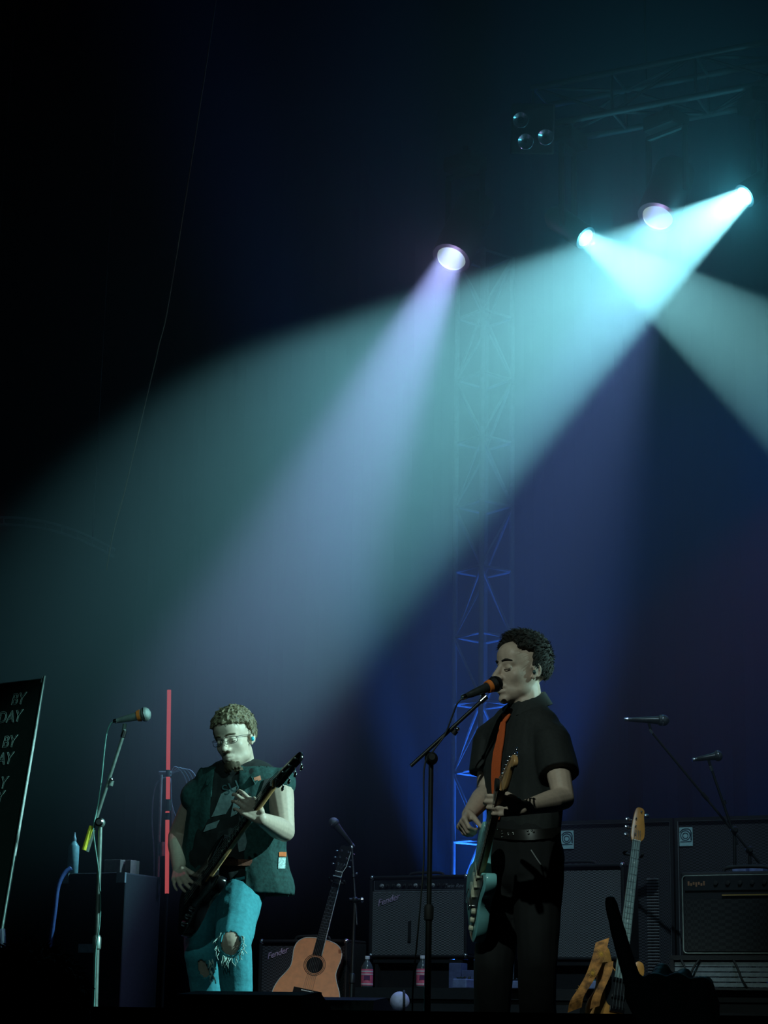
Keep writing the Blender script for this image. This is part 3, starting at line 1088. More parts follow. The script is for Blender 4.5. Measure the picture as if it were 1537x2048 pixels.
def electric(name, end, tip, N0, label, body_mat, neck_mat, board_mat, head_mat, n_str, body_pts, kind, peg_mat, total=None, guard=True, cat='guitar', four_head=False, stand_root=None):
    """end = strap-pin end of the body, tip = end of the headstock"""
    L = (tip - end).length
    M, B, A, N = ortho_frame(tip - end, N0, end)
    bl = 0.43 if kind == 'guitar' else 0.42
    hl = 0.17 if kind == 'guitar' else 0.20
    t = thing(name, end, label, cat)
    y0 = 0.215
    sc = bl / 0.43
    Mb = M @ Matrix.Translation((0, y0, 0))
    ol = outline2(body_pts, 4)
    MB(Mb).prism([(p.x * sc, p.y * sc) for p in ol], -0.022, 0.022, 0.008).build('body', body_mat, t, smooth='auto')
    # neck
    nut = L - hl
    nk = MB(M)
    w0, w1 = (0.028, 0.021) if kind == 'guitar' else (0.031, 0.022)
    secs = []
    for s in range(9):
        y = (y0 + 0.06) + (nut - y0 - 0.06) * s / 8
        w = w0 + (w1 - w0) * s / 8
        secs.append([(-w, y, 0.028), (w, y, 0.028), (w * .9, y, 0.014), (w * .45, y, 0.004), (0, y, 0.001), (-w * .45, y, 0.004), (-w * .9, y, 0.014)])
    vs = [p for q in secs for p in q]
    fs = []
    for i in range(8):
        for k in range(7):
            fs.append((i * 7 + k, i * 7 + (k + 1) % 7, (i + 1) * 7 + (k + 1) % 7, (i + 1) * 7 + k))
    fs += [tuple(range(7)), tuple(range(56, 63))]
    nk.add(vs, fs)
    neck = nk.build('neck', neck_mat, t, smooth='auto')
    fb = MB(M)
    fb.add([(-w0, y0 + .05, .0285), (w0, y0 + .05, .0285), (w1, nut, .0285), (-w1, nut, .0285), (-w0 * .96, y0 + .05, .034), (w0 * .96, y0 + .05, .034), (w1 * .96, nut, .034), (-w1 * .96, nut, .034)],
           [(0, 1, 2, 3), (4, 5, 6, 7), (0, 1, 5, 4), (1, 2, 6, 5), (2, 3, 7, 6), (3, 0, 4, 7)])
    board = fb.build('fingerboard', board_mat, t)
    scale_len = nut - 0.11
    for k in range(1, 20):
        y = nut - scale_len * (1 - 2 ** (-k / 12))
        if y > y0 + 0.06:
            w = w1 + (w0 - w1) * (nut - y) / (nut - y0)
            MB(M).tube((-w * .95, y, .0345), (w * .95, y, .0345), 0.0013, n=5).build('fret', M_string, board)
            if k in (3, 5, 7, 9, 12, 15):
                y_ = nut - scale_len * (1 - 2 ** (-(k - .5) / 12))
                MB(M).lathe((0, y_, .0335), (0, 0, 1), [(0, .0038), (.0012, .0038)], 8).build('inlay_dot', M_bone, board)
    MB(M).box((0, nut + .002, .034), (w1 * 2, .005, .007)).build('nut', M_bone, t)
    # headstock
    if four_head:
        hp = [(-w1, 0), (0, -.004), (w1, 0), (w1 + .017, .02), (w1 + .022, .05), (w1 + .018, .10), (w1 + .010, .15), (w1 + .010, .185), (w1 - .004, .203), (-.008, .203), (-w1 + .002, .18), (-w1 - .006, .12), (-w1 - .010, .05), (-w1 - .006, .015)]
    else:
        hp = [(-w1, 0), (w1, 0), (w1 + .020, .022), (w1 + .012, .07), (w1 - .002, .13), (w1 + .014, .155), (w1 + .008, .178), (-.004, .176), (-w1 + .002, .14), (-w1 - .012, .03)]
    hp = [(a, b * hl / (.205 if four_head else .178)) for a, b in hp]
    Mh = M @ Matrix.Translation((0, nut, 0.008)) @ Matrix.Rotation(math.radians(-6), 4, 'X')
    hs = MB(Mh).prism(outline2(hp, 3), 0.0, 0.017, 0.004).build('headstock', head_mat, t, smooth='auto')
    for k in range(n_str):
        y = hl * (.18 + .68 * k / max(1, n_str - 1))
        side = -1 if not four_head else (1 if guard is False or k == 3 else -1)
        x = side * (w1 * .55)
        pg = MB(Mh)
        pg.tube((x, y, .012), (x, y, .028), .0042, n=8)
        pg.tube((x, y, -.006), (x + side * (w1 * .75 + .012), y, -.006), .003, n=6)
        pg.ball((x + side * (w1 * .75 + .022), y, -.006), (.011, .008, .005) if kind == 'guitar' else (.016, .012, .004), n=8, m=6)
        pg.build('tuning_peg', peg_mat, t, smooth=True)
    # hardware
    if guard:
        gp = [(.03, -.12), (.09, -.14), (.115, -.08), (.09, .0), (.085, .06), (.09, .12), (.06, .13), (.03, .09), (-.03, .09), (-.06, .13), (-.075, .08), (-.07, -.02), (-.05, -.08)]
        MB(Mb).prism([(p.x, p.y) for p in outline2(gp, 3)], 0.022, 0.0252).build('pickguard', M_guard, t)
    yb = -0.105
    MB(Mb).box((0, yb, 0.030), (.075, .03, .016), bevel=.003).build('bridge', M_chrome if kind == 'guitar' else M_blk, t)
    ys = (-.045, .015, .075) if kind == 'guitar' else (-.04, .05)
    for y in ys:
        MB(Mb).box((0, y, 0.030), (.072, .018, .014), bevel=.004).build('pickup', M_cream if kind == 'guitar' else M_blk, t)
    for k in range(3):
        MB(Mb).lathe((.085 + .012 * k, -.06 - .036 * k, .024), (0, 0, 1), [(0, .013), (.004, .013), (.014, .010), (.016, .003)], 10).build('knob', M_cream if kind == 'guitar' else M_chrome, t, smooth='auto')
    for k in range(n_str):
        f = -1 + 2 * k / (n_str - 1)
        MB(M).path([(f * w0 * .82, y0 + yb, .042), (f * w1 * .78, nut, .0385), (f * w1 * .6, nut + hl * .3, .030)], .0008 if kind == 'guitar' else .0013, 5).build('string', M_string, t)
    for y in (0, bl - .03):
        pass
    MB(M).lathe((0, 0.004, 0), (0, -1, 0), [(0, .008), (.008, .005), (.012, .009)], 10).build('strap_pin', M_chrome, t)
    return t, M, Mb, L


# singer's guitar
G_END, G_TIP = P(947, 1835, 7.86), P(1031, 1511, 7.06)
sg, SGM, SGMb, SGL = electric('electric_guitar', G_END, G_TIP, Vector((-0.97, -0.26, 0.10)),
                              'seafoam electric guitar with a black pickguard, held by the singer', M_sea, M_maple, M_rose, M_maple, 6,
                              OFFSET_BODY, 'guitar', M_chrome)
# clip-on tuner at the headstock
tp = SGM @ Vector((0.045, SGL - 0.11, 0.045))
MB().lathe(tp, SGM.to_3x3() @ Vector((0, 0, 1)), [(0, .022), (.012, .024), (.014, .012)], 16).build('clip_tuner', M_rub, sg, smooth='auto')
# whammy arm
MB(SGMb).path(bez([(0.02, -.105, .04), (.03, -.07, .055), (.045, .0, .06), (.05, .03, .06)], 5), .0028, 6).build('tremolo_arm', M_chrome, sg, smooth=True)

# bassist's bass
B_END, B_TIP = P(364, 1838, 8.82), P(603, 1506, 8.12)
BASS_BODY = [(p[0] * 1.0, p[1]) for p in OFFSET_BODY]
bg, BGM, BGMb, BGL = electric('bass_guitar', B_END, B_TIP, Vector((-0.15, -0.72, 0.60)),
                              'black bass guitar with a dark fingerboard, held by the man in the denim vest', M_blk, M_maple, M_blk, M_blk, 4,
                              BASS_BODY, 'bass', M_chrome, guard=False, four_head=True)

# ------------------------------------------------------------------ natural bass on its stand
H0 = P(1279, 1615, 10.75)
E0 = P(1226, 2065, 10.45)
nb, NBM, NBMb, NBL = electric('bass_guitar', E0, H0, Vector((0.15, -0.95, 0.2)),
                              'natural wood bass guitar standing on a floor stand beside the grey-grille amplifier', M_nat, M_maple,
                              mat('pale_board', (0.22, 0.30, 0.26), 0.4), M_nat, 4, BASS_BODY, 'bass', M_chrome, guard=True, four_head=True)
# sunburst-patterned strap hanging from it
M_strap = mat('orange_strap', (0.40, 0.15, 0.03), 0.8, var=0.8, scale=30)
sr = [P(1206, 1880, 10.4), P(1200, 1905, 10.36), P(1188, 1940, 10.33), P(1172, 1970, 10.3), P(1155, 1997, 10.28), P(1150, 2020, 10.3)]
def ribbon(mb, pts, width, wdir, th=0.003):
    wd = Vector(wdir).normalized()
    n = len(pts)
    vs = []
    for p in pts:
        vs += [p - wd * width / 2, p + wd * width / 2]
    nn = Vector((0, -1, 0))
    vs2 = [v - nn * th for v in vs]
    fs = []
    for i in range(n - 1):
        a = 2 * i
        fs.append((a, a + 1, a + 3, a + 2))
        b = 2 * n + a
        fs.append((b, b + 2, b + 3, b + 1))
        fs.append((a, a + 2, b + 2, b))
        fs.append((a + 1, b + 1, b + 3, a + 3))
    fs += [(0, 2 * n, 2 * n + 1, 1), (2 * n - 2, 2 * n - 1, 4 * n - 1, 4 * n - 2)]
    return mb.add(vs + vs2, fs)
st = ribbon(MB(), bez(sr, 4), 0.075, (0.93, 0, 0.36)).build('strap', M_strap, nb)
for c in ((1203, 1908), (1186, 1946), (1164, 1980)):
    p = P(c[0], c[1], 10.30)
    b = MB()
    for k in range(14):
        a = 2 * math.pi * k / 14
        b.tube(p, p + Vector((math.cos(a), 0, math.sin(a))) * (0.022 + 0.008 * (k % 2)), 0.0016, 0.0005, n=4)
    b.build('burst_motif', mat('strap_gold', (0.85, 0.45, 0.06), 0.7), st)
sr2 = [P(1218, 1925, 10.42), P(1216, 1945, 10.4), P(1206, 1968, 10.38), P(1195, 1992, 10.36), P(1190, 2015, 10.36)]
ribbon(MB(), bez(sr2, 4), 0.05, (0.95, 0, 0.3)).build('strap', M_strap, nb)


def guitar_stand(base, M, y_support, y_neck, label):
    """A-frame floor stand with two cradle arms and a neck yoke"""
    t = thing('guitar_stand', base, label, 'stand', 'floor stands for guitars')
    A = (M.to_3x3() @ Vector((0, 1, 0)))
    N = (M.to_3x3() @ Vector((0, 0, 1)))
    B = (M.to_3x3() @ Vector((1, 0, 0)))
    o = M @ Vector((0, 0, 0))
    back = o - N * 0.075 + A * 0.05
    yk = M @ Vector((0, y_neck, -0.03))
    MB().tube(back, yk, 0.011, n=8).build('post', M_rub, t)
    MB().path(bez([yk - B * 0.045 + N * 0.05, yk - B * 0.045, yk, yk + B * 0.045, yk + B * 0.045 + N * 0.05], 4), 0.008, 6).build('neck_yoke', M_rub, t, smooth=True)
    for s in (-1, 1):
        a = back + B * s * 0.02
        c = o + B * s * 0.10 - A * 0.008
        MB().path(bez([a, a + B * s * 0.07 - N * 0.0, c - A * 0.02, c + N * 0.05 - A * 0.02, c + N * 0.07 + A * 0.015], 4), 0.008, 6).build('cradle_arm', M_rub, t, smooth=True)
    for k in range(3):
        a = math.radians(90 + 120 * k)
        f = Vector((back.x + 0.26 * math.cos(a), back.y + 0.26 * math.sin(a), 0.012))
        MB().tube(back, f, 0.010, n=8).build('leg', M_rub, t)
        MB().ball(f, 0.012, n=8, m=6).build('foot_tip', M_rub, t, smooth=True)
    return t


guitar_stand(Vector((E0.x, E0.y + 0.05, 0)), NBM, 0, NBL - 0.26, 'black floor stand holding the natural wood bass')

# ------------------------------------------------------------------ acoustic guitar
A_BR, A_TIP = P(615, 1985, 12.05), P(694, 1688, 12.30)
Adir = (A_TIP - A_BR).normalized()
M_spruce = mat('spruce_top', (0.66, 0.21, 0.055), 0.35, var=0.12, scale=30)
M_mah = mat('mahogany', (0.16, 0.06, 0.03), 0.35)
AM, AB, AA, AN = ortho_frame(Adir, Vector((-0.10, -0.97, 0.2)), A_BR - Adir * 0.175)
AL = (A_TIP - A_BR).length + 0.175
ag = thing('acoustic_guitar', AM @ Vector((0, 0, 0)), 'orange-topped acoustic guitar leaning on a stand before the dark-grille amplifier', 'guitar')
half = [(0, 0.0), (.08, .003), (.15, .03), (.195, .09), (.203, .15), (.185, .215), (.155, .27), (.138, .315), (.140, .36), (.146, .41), (.138, .455), (.105, .49), (.05, .505)]
full = half + [(0, .507)] + [(-a, b) for a, b in reversed(half[1:])]
ol = outline2(full, 4)
MB(AM).prism([(p.x, p.y) for p in ol], -0.105, -0.004).build('sides_and_back', M_mah, ag, smooth='auto')
# top plate with a real sound hole: ring of quads from the outline to the hole
hc = Vector((0, 0.345))
nO = len(ol)
vs, fs = [], []
for p in ol:
    vs.append((p.x, p.y, 0))
for p in ol:
    d = (Vector((p.x, p.y)) - hc)
    a = math.atan2(d.y, d.x)
    vs.append((hc.x + 0.05 * math.cos(a), hc.y + 0.05 * math.sin(a), 0))
vs += [(x, y, -0.004) for x, y, z in vs]
for i in range(nO):
    j = (i + 1) % nO
    fs += [(i, j, nO + j, nO + i), (2 * nO + i, 3 * nO + i, 3 * nO + j, 2 * nO + j), (i, 2 * nO + i, 2 * nO + j, j), (nO + i, nO + j, 3 * nO + j, 3 * nO + i)]
MB(AM).add(vs, fs).build('top', M_spruce, ag)
MB(AM).lathe((0, .345, -.0035), (0, 0, 1), [(0, .0495), (.0005, .0495), (.0005, .001)], 28, caps=False).build('sound_hole_shade', M_ebony, ag)  # dark disc stands in for the shade inside the hole
for r in (.056, .064):
    MB(AM).path([(r * math.cos(a * math.pi / 18), .345 + r * math.sin(a * math.pi / 18), .0008) for a in range(36)], .0018, 5, closed=True).build('rosette_ring', M_rub, ag)
br = MB(AM).box((0, .175, .005), (.17, .034, .010), bevel=.003).build('bridge', M_ebony, ag)
MB(AM).box((0, .180, .011), (.075, .004, .005)).build('saddle', M_bone, br)
MB(AM).path([(p.x * .995, p.y, .001) for p in ol], .0022, 5, closed=True).build('binding', M_bone, ag)
nut = AL - 0.19
fb = MB(AM)
fb.add([(-.028, .405, .001), (.028, .405, .001), (.0215, nut, .012), (-.0215, nut, .012), (-.028, .405, .008), (.028, .405, .008), (.0215, nut, .018), (-.0215, nut, .018)],
       [(0, 1, 2, 3), (4, 5, 6, 7), (0, 1, 5, 4), (1, 2, 6, 5), (2, 3, 7, 6), (3, 0, 4, 7)])
fbo = fb.build('fingerboard', M_ebony, ag)
nk = MB(AM)
nk.add([(-.028, .50, -.02), (.028, .50, -.02), (.0215, nut, -.008), (-.0215, nut, -.008), (-.028, .50, .003), (.028, .50, .003), (.0215, nut, .0115), (-.0215, nut, .0115)],
       [(0, 1, 2, 3), (4, 5, 6, 7), (0, 1, 5, 4), (1, 2, 6, 5), (2, 3, 7, 6), (3, 0, 4, 7)])
nk.build('neck', M_mah, ag)
bd = MB(AM)
bd.path([(.0285, .405, .007), (.0222, nut, .017), (.034, nut + .045, .004), (.036, nut + .17, -.012), (.022, nut + .185, -.014)], .0022, 5)
bd.build('neck_binding', M_bone, ag)
for k in range(1, 20):
    y = nut - .645 * (1 - 2 ** (-k / 12))
    w = .0215 + .0065 * (nut - y) / (nut - .405)
    zf = .018 - .010 * (nut - y) / (nut - .405)
    if y > .41:
        MB(AM).tube((-w * .95, y, zf + .0005), (w * .95, y, zf + .0005), .001, n=4).build('fret', M_string, fbo)
MB(AM).box((0, nut + .002, .016), (.046, .005, .008)).build('nut', M_bone, ag)
Mh = AM @ Matrix.Translation((0, nut, 0)) @ Matrix.Rotation(math.radians(-8), 4, 'X')
MB(Mh).prism([(-.024, 0), (.024, 0), (.036, .045), (.037, .17), (.024, .187), (0, .182), (-.024, .187), (-.037, .17), (-.036, .045)], -.010, .008, .002).build('headstock', M_ebony, ag, smooth='auto')
for s in (-1, 1):
    for k in range(3):
        y = .055 + .045 * k
        pg = MB(Mh)
        pg.lathe((s * .020, y, .008), (0, 0, 1), [(0, .007), (.003, .007), (.004, .0035), (.014, .003)], 8)
        pg.tube((s * .02, y, -.004), (s * .045, y, -.004), .0025, n=6)
        pg.ball((s * .052, y, -.004), (.009, .007, .005), n=8, m=6)
        pg.build('tuning_peg', M_chrome, ag, smooth=True)
for k in range(6):
    f = -1 + 2 * k / 5
    MB(AM).path([(f * .028, .18, .0135), (f * .017, nut, .0205), (f * .018, nut + .06, .012)], .0006, 4).build('string', M_string, ag)
# capo and lead
MB(AM).box((0, nut - .035, .026), (.055, .010, .012), bevel=.003).build('capo', M_chrome, ag)
guitar_stand(Vector((A_BR.x - .04, A_BR.y + .15, 0)), AM, 0, nut - 0.05, 'black floor stand holding the acoustic guitar')

# ------------------------------------------------------------------ people
M_skin = mat('skin', (0.60, 0.44, 0.35), 0.5, var=0.08, scale=60)
M_skin2 = mat('skin_fair', (0.62, 0.45, 0.36), 0.5, var=0.08, scale=60)
M_hairD = mat('dark_hair', (0.014, 0.011, 0.009), 0.8, var=0.5, scale=120)
M_hairB = mat('sandy_hair', (0.17, 0.125, 0.075), 0.6, var=0.5, scale=120)
M_shirt = mat('black_shirt', (0.016, 0.018, 0.018), 0.8, var=0.2, scale=90)
M_trs = mat('black_trousers', (0.006, 0.006, 0.007), 0.85)
M_tie = mat('orange_tie', (0.78, 0.13, 0.03), 0.7, var=0.1, scale=200)
M_belt = mat('belt_leather', (0.010, 0.009, 0.008), 0.4)


def wrinkle(o, amp, sc, stretch=(1, 1, 1)):
    me = o.data
    nv = len(me.vertices)
    co = np.empty(nv * 3, dtype=np.float32)
    no = np.empty(nv * 3, dtype=np.float32)
    me.vertices.foreach_get('co', co)
    me.vertices.foreach_get('normal', no)
    co, no = co.reshape(-1, 3), no.reshape(-1, 3)
    am = np.empty(nv, dtype=np.float32)
    sx, sy, sz = (x * sc for x in stretch)
    for i, (x, y, z) in enumerate(co.tolist()):
        am[i] = mnoise.noise((x * sx, y * sy, z * sz)) + .5 * mnoise.noise((x * sx * 2.3 + 5, y * sy * 2.3 + 1, z * sz * 2.3 + 2))
    co += no * (am * amp)[:, None]
    me.vertices.foreach_set('co', co.ravel())
    me.update()


def limb(mb, pts, rs):
    for i in range(len(pts) - 1):
        mb.capsule(pts[i], rs[i], pts[i + 1], rs[i + 1])


def hand(mb, wrist, d, n, th, curls, s=1.0, thumb=None, fan=0.0):
    """palm, four unequal jointed fingers and a thumb leaving the side of the palm.
    d: wrist to knuckles, n: way the palm faces, th: thumb side"""
    d, n, th = d.normalized(), n.normalized(), th.normalized()
    kn = []
    for i in range(4):
        off = th * (0.031 - 0.0205 * i) * s
        k = wrist + d * ((0.086, 0.090, 0.085, 0.076)[i] * s) + off
        kn.append(k)
        mb.capsule(wrist + off * 0.45 + d * 0.01 * s, 0.0165 * s, k, 0.0125 * s, n=10)
    mb.capsule(wrist + th * 0.02 * s + d * .02 * s, 0.017 * s, wrist + d * 0.06 * s + th * 0.024 * s + n * 0.008 * s, 0.014 * s, n=10)
    ph = [(.044, .027, .021), (.049, .031, .022), (.045, .029, .021), (.035, .021, .018)]
    for i in range(4):
        p = kn[i]
        ang = 0
        r = (0.0092, 0.0095, 0.009, 0.008)[i] * s
        fd = (d + th * fan * (1.5 - i)).normalized()
        for j in range(3):
            ang += math.radians(curls[i][j])
            q = p + (fd * math.cos(ang) + n * math.sin(ang)) * ph[i][j] * s
            mb.capsule(p, r * (1 - .08 * j), q, r * (.92 - .10 * j), n=10)
            p = q
    tb_ = wrist + d * 0.026 * s + th * 0.026 * s
    td = (thumb or (d * 0.75 + th * 0.65 + n * 0.25)).normalized()
    t1 = tb_ + td * 0.042 * s
    td2 = (td + d * 0.35 + n * 0.25).normalized()
    t2 = t1 + td2 * 0.032 * s
    t3 = t2 + (td2 + n * 0.3).normalized() * 0.024 * s
    mb.capsule(tb_ - td * .01, 0.0155 * s, t1, 0.0115 * s, n=10)
    mb.capsule(t1, 0.0112 * s, t2, 0.0102 * s, n=10)
    mb.capsule(t2, 0.0102 * s, t3, 0.0082 * s, n=10)


def head_frame(c, yaw, pitch, roll, s=1.0):
    """yaw 0 looks at the camera, positive turns to image left; x = person's left, y = forward"""
    a = math.radians(yaw)
    F = Vector((-math.sin(a), -math.cos(a), 0))
    L = Vector((-F.y, F.x, 0))
    M = frame(L * s, F * s, Z * s, c)
    return M @ Matrix.Rotation(math.radians(pitch), 4, 'X') @ Matrix.Rotation(math.radians(roll), 4, 'Y')


def melt(mb, voxel, it):
    """voxel-melt and relax the collected volumes, hand back plain geometry"""
    me = mb.mesh('raw')
    t = bpy.data.objects.new('tmp', me)
    COL.objects.link(t)
    r = t.modifiers.new('r', 'REMESH')
    r.mode = 'VOXEL'
    r.voxel_size = voxel
    sm = t.modifiers.new('s', 'SMOOTH')
    sm.factor = 0.5
    sm.iterations = it
    dg = bpy.context.evaluated_depsgraph_get()
    dg.update()
    out = bpy.data.meshes.new_from_object(t.evaluated_get(dg))
    bpy.data.objects.remove(t, do_unlink=True)
    bpy.data.meshes.remove(me)
    r = MB()
    r.v = [v.co.copy() for v in out.vertices]
    r.f = [tuple(p.vertices) for p in out.polygons]
    bpy.data.meshes.remove(out)
    return r


def head_parts(mb, M, mouth_open=0.0, nose=1.0, neck_to=None):
    o = MB(M)
    o.ball((0, -.014, .032), (.076, .100, .086), n=24, m=16)
    o.ball((0, .016, -.030), (.066, .074, .086), n=20, m=14)
    o.ball((0, .030, -.076 - mouth_open * .5), (.052, .056, .044), n=18, m=12)
    o.ball((0, .067, -.104 - mouth_open), (.027, .021, .021))
    o.ball((0, .048, .046), (.062, .048, .052), n=18, m=12)
    for s in (-1, 1):
        o.ball((s * .038, .048, -.028), (.027, .028, .028))
        o.ball((s * .042, .012, -.072), (.022, .042, .030))
        o.capsule((s * .012, .084, .014), .011, (s * .044, .066, .017), .011)
    o.capsule((0, .068, -.052), .021, (0, .066, -.088 - mouth_open), .020)
    n = len(mb.v)
    base = melt(o, .0055, 15)
    Mi = M.inverted()
    for i, v in enumerate(base.v):
        q = Mi @ v
        dy = 0.0
        for s in (-1, 1):
            d = ((q.x - s * .031) ** 2 / .021 ** 2 + (q.z + .003) ** 2 / .015 ** 2)
            if q.y > .03 and d < 1:
                dy -= .011 * (1 - d) ** 1.5
            d = ((q.x - s * .046) ** 2 + (q.z + .066) ** 2) / .020 ** 2
            if q.y > .02 and d < 1:
                dy -= .004 * (1 - d) ** 1.5
        if q.y > .03 and abs(q.x) < .03:
            d = (q.z + .094 + mouth_open) ** 2 / .010 ** 2
            if d < 1:
                dy -= .002 * (1 - d)
        if dy:
            q.y += dy
            base.v[i] = M @ q
    mb.v += base.v
    mb.f += [tuple(i + n for i in f) for f in base.f]
    o = MB(M)
    for s in (-1, 1):
        o.ball((s * .031, .0745, -.004), (.0148, .0115, .0100))
        o.ball((s * .0125, .094, -.041), (.0100, .012, .0085))
        R = Matrix.Rotation(math.radians(-20 * s), 3, 'Z')
        o.ball((s * .076, -.012, -.008), (.0070, .016, .025), R)
        o.ball((s * .076, -.005, -.032), (.0065, .009, .010))
        rim = []
        for k in range(11):
            a = math.radians(-75 + k * 25)
            rim.append((s * (.081 + .003 * math.cos(a)), -.013 - .015 * math.cos(a), -.006 + .025 * math.sin(a)))
        o.path(rim, .0046, 8)
    o.capsule((0, .086, .010), .0085 * nose, (0, .096 * (.5 + .5 * nose), -.014), .0095 * nose)
    o.capsule((0, .096 * (.5 + .5 * nose), -.014), .0095 * nose, (0, .108 * (.5 + .5 * nose), -.036), .0120 * nose)
    o.capsule((-.020, .080, -.069), .0052, (0, .0915, -.0665), .0070)
    o.capsule((0, .0915, -.0665), .0070, (.020, .080, -.069), .0052)
    o.capsule((-.017, .080, -.080 - mouth_open), .0056, (0, .0900, -.081 - mouth_open), .0080)
    o.capsule((0, .0900, -.081 - mouth_open), .0080, (.017, .080, -.080 - mouth_open), .0056)
    n = len(mb.v)
    mb.v += o.v
    mb.f += [tuple(i + n for i in f) for f in o.f]


def hair(M, name, material, parent, hairline, lens, seed, count=900, r0=.0075, flat=False):
    """short hair: tufts lying over the skull. hairline(d) says whether hair grows in direction d,
    lens(d) gives (height, sweep direction) of the tuft there"""
    rnd = random.Random(seed)
    o = MB(M)
    c = Vector((0, -.014, .032))
    R = Vector((.076, .100, .086))
    done = 0
    while done < count:
        z = rnd.uniform(-.8, 1)
        a = rnd.uniform(-math.pi, math.pi)
        r = math.sqrt(max(0, 1 - z * z))
        d = Vector((r * math.sin(a), r * math.cos(a), z))
        if not hairline(d):
            continue
        done += 1
        p = c + Vector((d.x * R.x, d.y * R.y, d.z * R.z)) * .985
        nn = Vector((d.x / R.x, d.y / R.y, d.z / R.z)).normalized()
        ht, sw = lens(d)
        sw = Vector(sw)
        sw = sw - nn * sw.dot(nn)
        j = rnd.uniform(.75, 1.2)
        tip = p + nn * ht * j + sw * (.020 * j) + Vector((rnd.uniform(-1, 1), rnd.uniform(-1, 1), rnd.uniform(-1, 1))) * .0035
        mid_ = p + nn * ht * .7 * j + sw * .006
        rr = r0 * rnd.uniform(.85, 1.15)
        o.capsule(p, rr, mid_, rr * .9, n=7)
        o.capsule(mid_, rr * .9, tip, rr * .35, n=7)
    cap = remesh_build(o, name, material, parent, 0.0036, 1)
    # fine strands lying over the cap
    st = MB(M)
    done = 0
    while done < count:
        z = rnd.uniform(-.6, 1)
        a = rnd.uniform(-math.pi, math.pi)
        r = math.sqrt(max(0, 1 - z * z))
        d = Vector((r * math.sin(a), r * math.cos(a), z))
        if not hairline(d):
            continue
        done += 1
        p = c + Vector((d.x * R.x, d.y * R.y, d.z * R.z))
        nn = Vector((d.x / R.x, d.y / R.y, d.z / R.z)).normalized()
        ht, sw = lens(d)
        sw = Vector(sw)
        sw = (sw - nn * sw.dot(nn)) + Vector((rnd.uniform(-1, 1), rnd.uniform(-1, 1), rnd.uniform(-1, 1))) * .3
        q0 = p + nn * (ht * .7)
        q1 = q0 + nn * (ht * .30 + .004) + sw * .010
        q2 = q1 + nn * .001 + sw * .016
        if flat:
            q1 = q0 + nn * .0035 + sw * .012
            q2 = q1 - nn * .0005 + sw * .018
        st.path([q0, q1, q2], [.0019, .0015, .0004], 4)
    so_ = st.build('hair_strands', material, cap)
    so_['kind'] = 'stuff'
    return cap


def ellipse_torso(mb, pts):
    """stack of oriented ellipsoid slices: (centre, half width, half depth, yaw) joined by hulls of capsules"""
    for i in range(len(pts) - 1):
        c0, w0, d0, y0 = pts[i]
        c1, w1, d1, y1 = pts[i + 1]
        for k in range(7):
            f = -1 + 2 * k / 6
            e = math.sqrt(max(0.05, 1 - (f * .86) ** 2))
            L0 = Vector((math.cos(y0), -math.sin(y0), 0))
            L1 = Vector((math.cos(y1), -math.sin(y1), 0))
            mb.capsule(c0 + L0 * (f * (w0 - d0 * .62)), d0 * (.62 + .38 * e), c1 + L1 * (f * (w1 - d1 * .62)), d1 * (.62 + .38 * e), n=14)


# ================================================================== the singer
SY = 7.8
base = P(1040, 2170, SY)
base.z = 0
sing = thing('person', base, 'singer in a black short-sleeved shirt and orange tie, eyes closed at the microphone', 'person', None)
yawT = math.radians(52)
hip = P(1044, 1690, SY)
waist = P(1050, 1640, SY)
chest = P(1048, 1520, SY)
upper = P(1050, 1455, SY)
neckb = P(1055, 1412, SY)
hc = P(1043, 1341, SY)
HM = head_frame(hc, 60, 2, 2, 1.09)
Ls = Vector((math.cos(yawT), -math.sin(yawT), 0))
Fs = Vector((-math.sin(yawT), -math.cos(yawT), 0))
shL = P(1104, 1478, SY - .13)
shR = P(984, 1480, SY + .14)
elL = P(1128, 1597, SY - .26)
wrL = P(1052, 1594, SY - .45)
elR = P(974, 1585, SY + .10)
wrR = P(938, 1630, SY - .08)
hipL, hipR = P(1075, 1715, SY - .05), P(1008, 1715, SY + .07)
knL, knR = P(1076, 1930, SY - .07), P(988, 1930, SY + .02)
anL, anR = P(1078, 2150, SY + .03), P(982, 2150, SY + .10)
for k_ in (anL, anR):
    k_.z = 0.10

skin = MB()
head_parts(skin, HM, 0.008, 1.05)
limb(skin, [HM @ Vector((0, -.02, -.06)), neckb, upper], [.060, .062, .07])
ellipse_torso(skin, [(upper, .13, .085, yawT), (chest, .13, .09, yawT), (waist, .11, .085, yawT), (hip, .12, .09, yawT)])
limb(skin, [upper, shL, shL.lerp(elL, .5), elL], [.06, .052, .048, .041])
limb(skin, [upper, shR, shR.lerp(elR, .5), elR], [.06, .052, .047, .041])
limb(skin, [elR, elR.lerp(wrR, .3), elR.lerp(wrR, .75), wrR], [.041, .043, .033, .028])
limb(skin, [hip, hipL, knL, anL], [.08, .07, .05, .035])
limb(skin, [hip, hipR, knR, anR], [.08, .07, .05, .035])
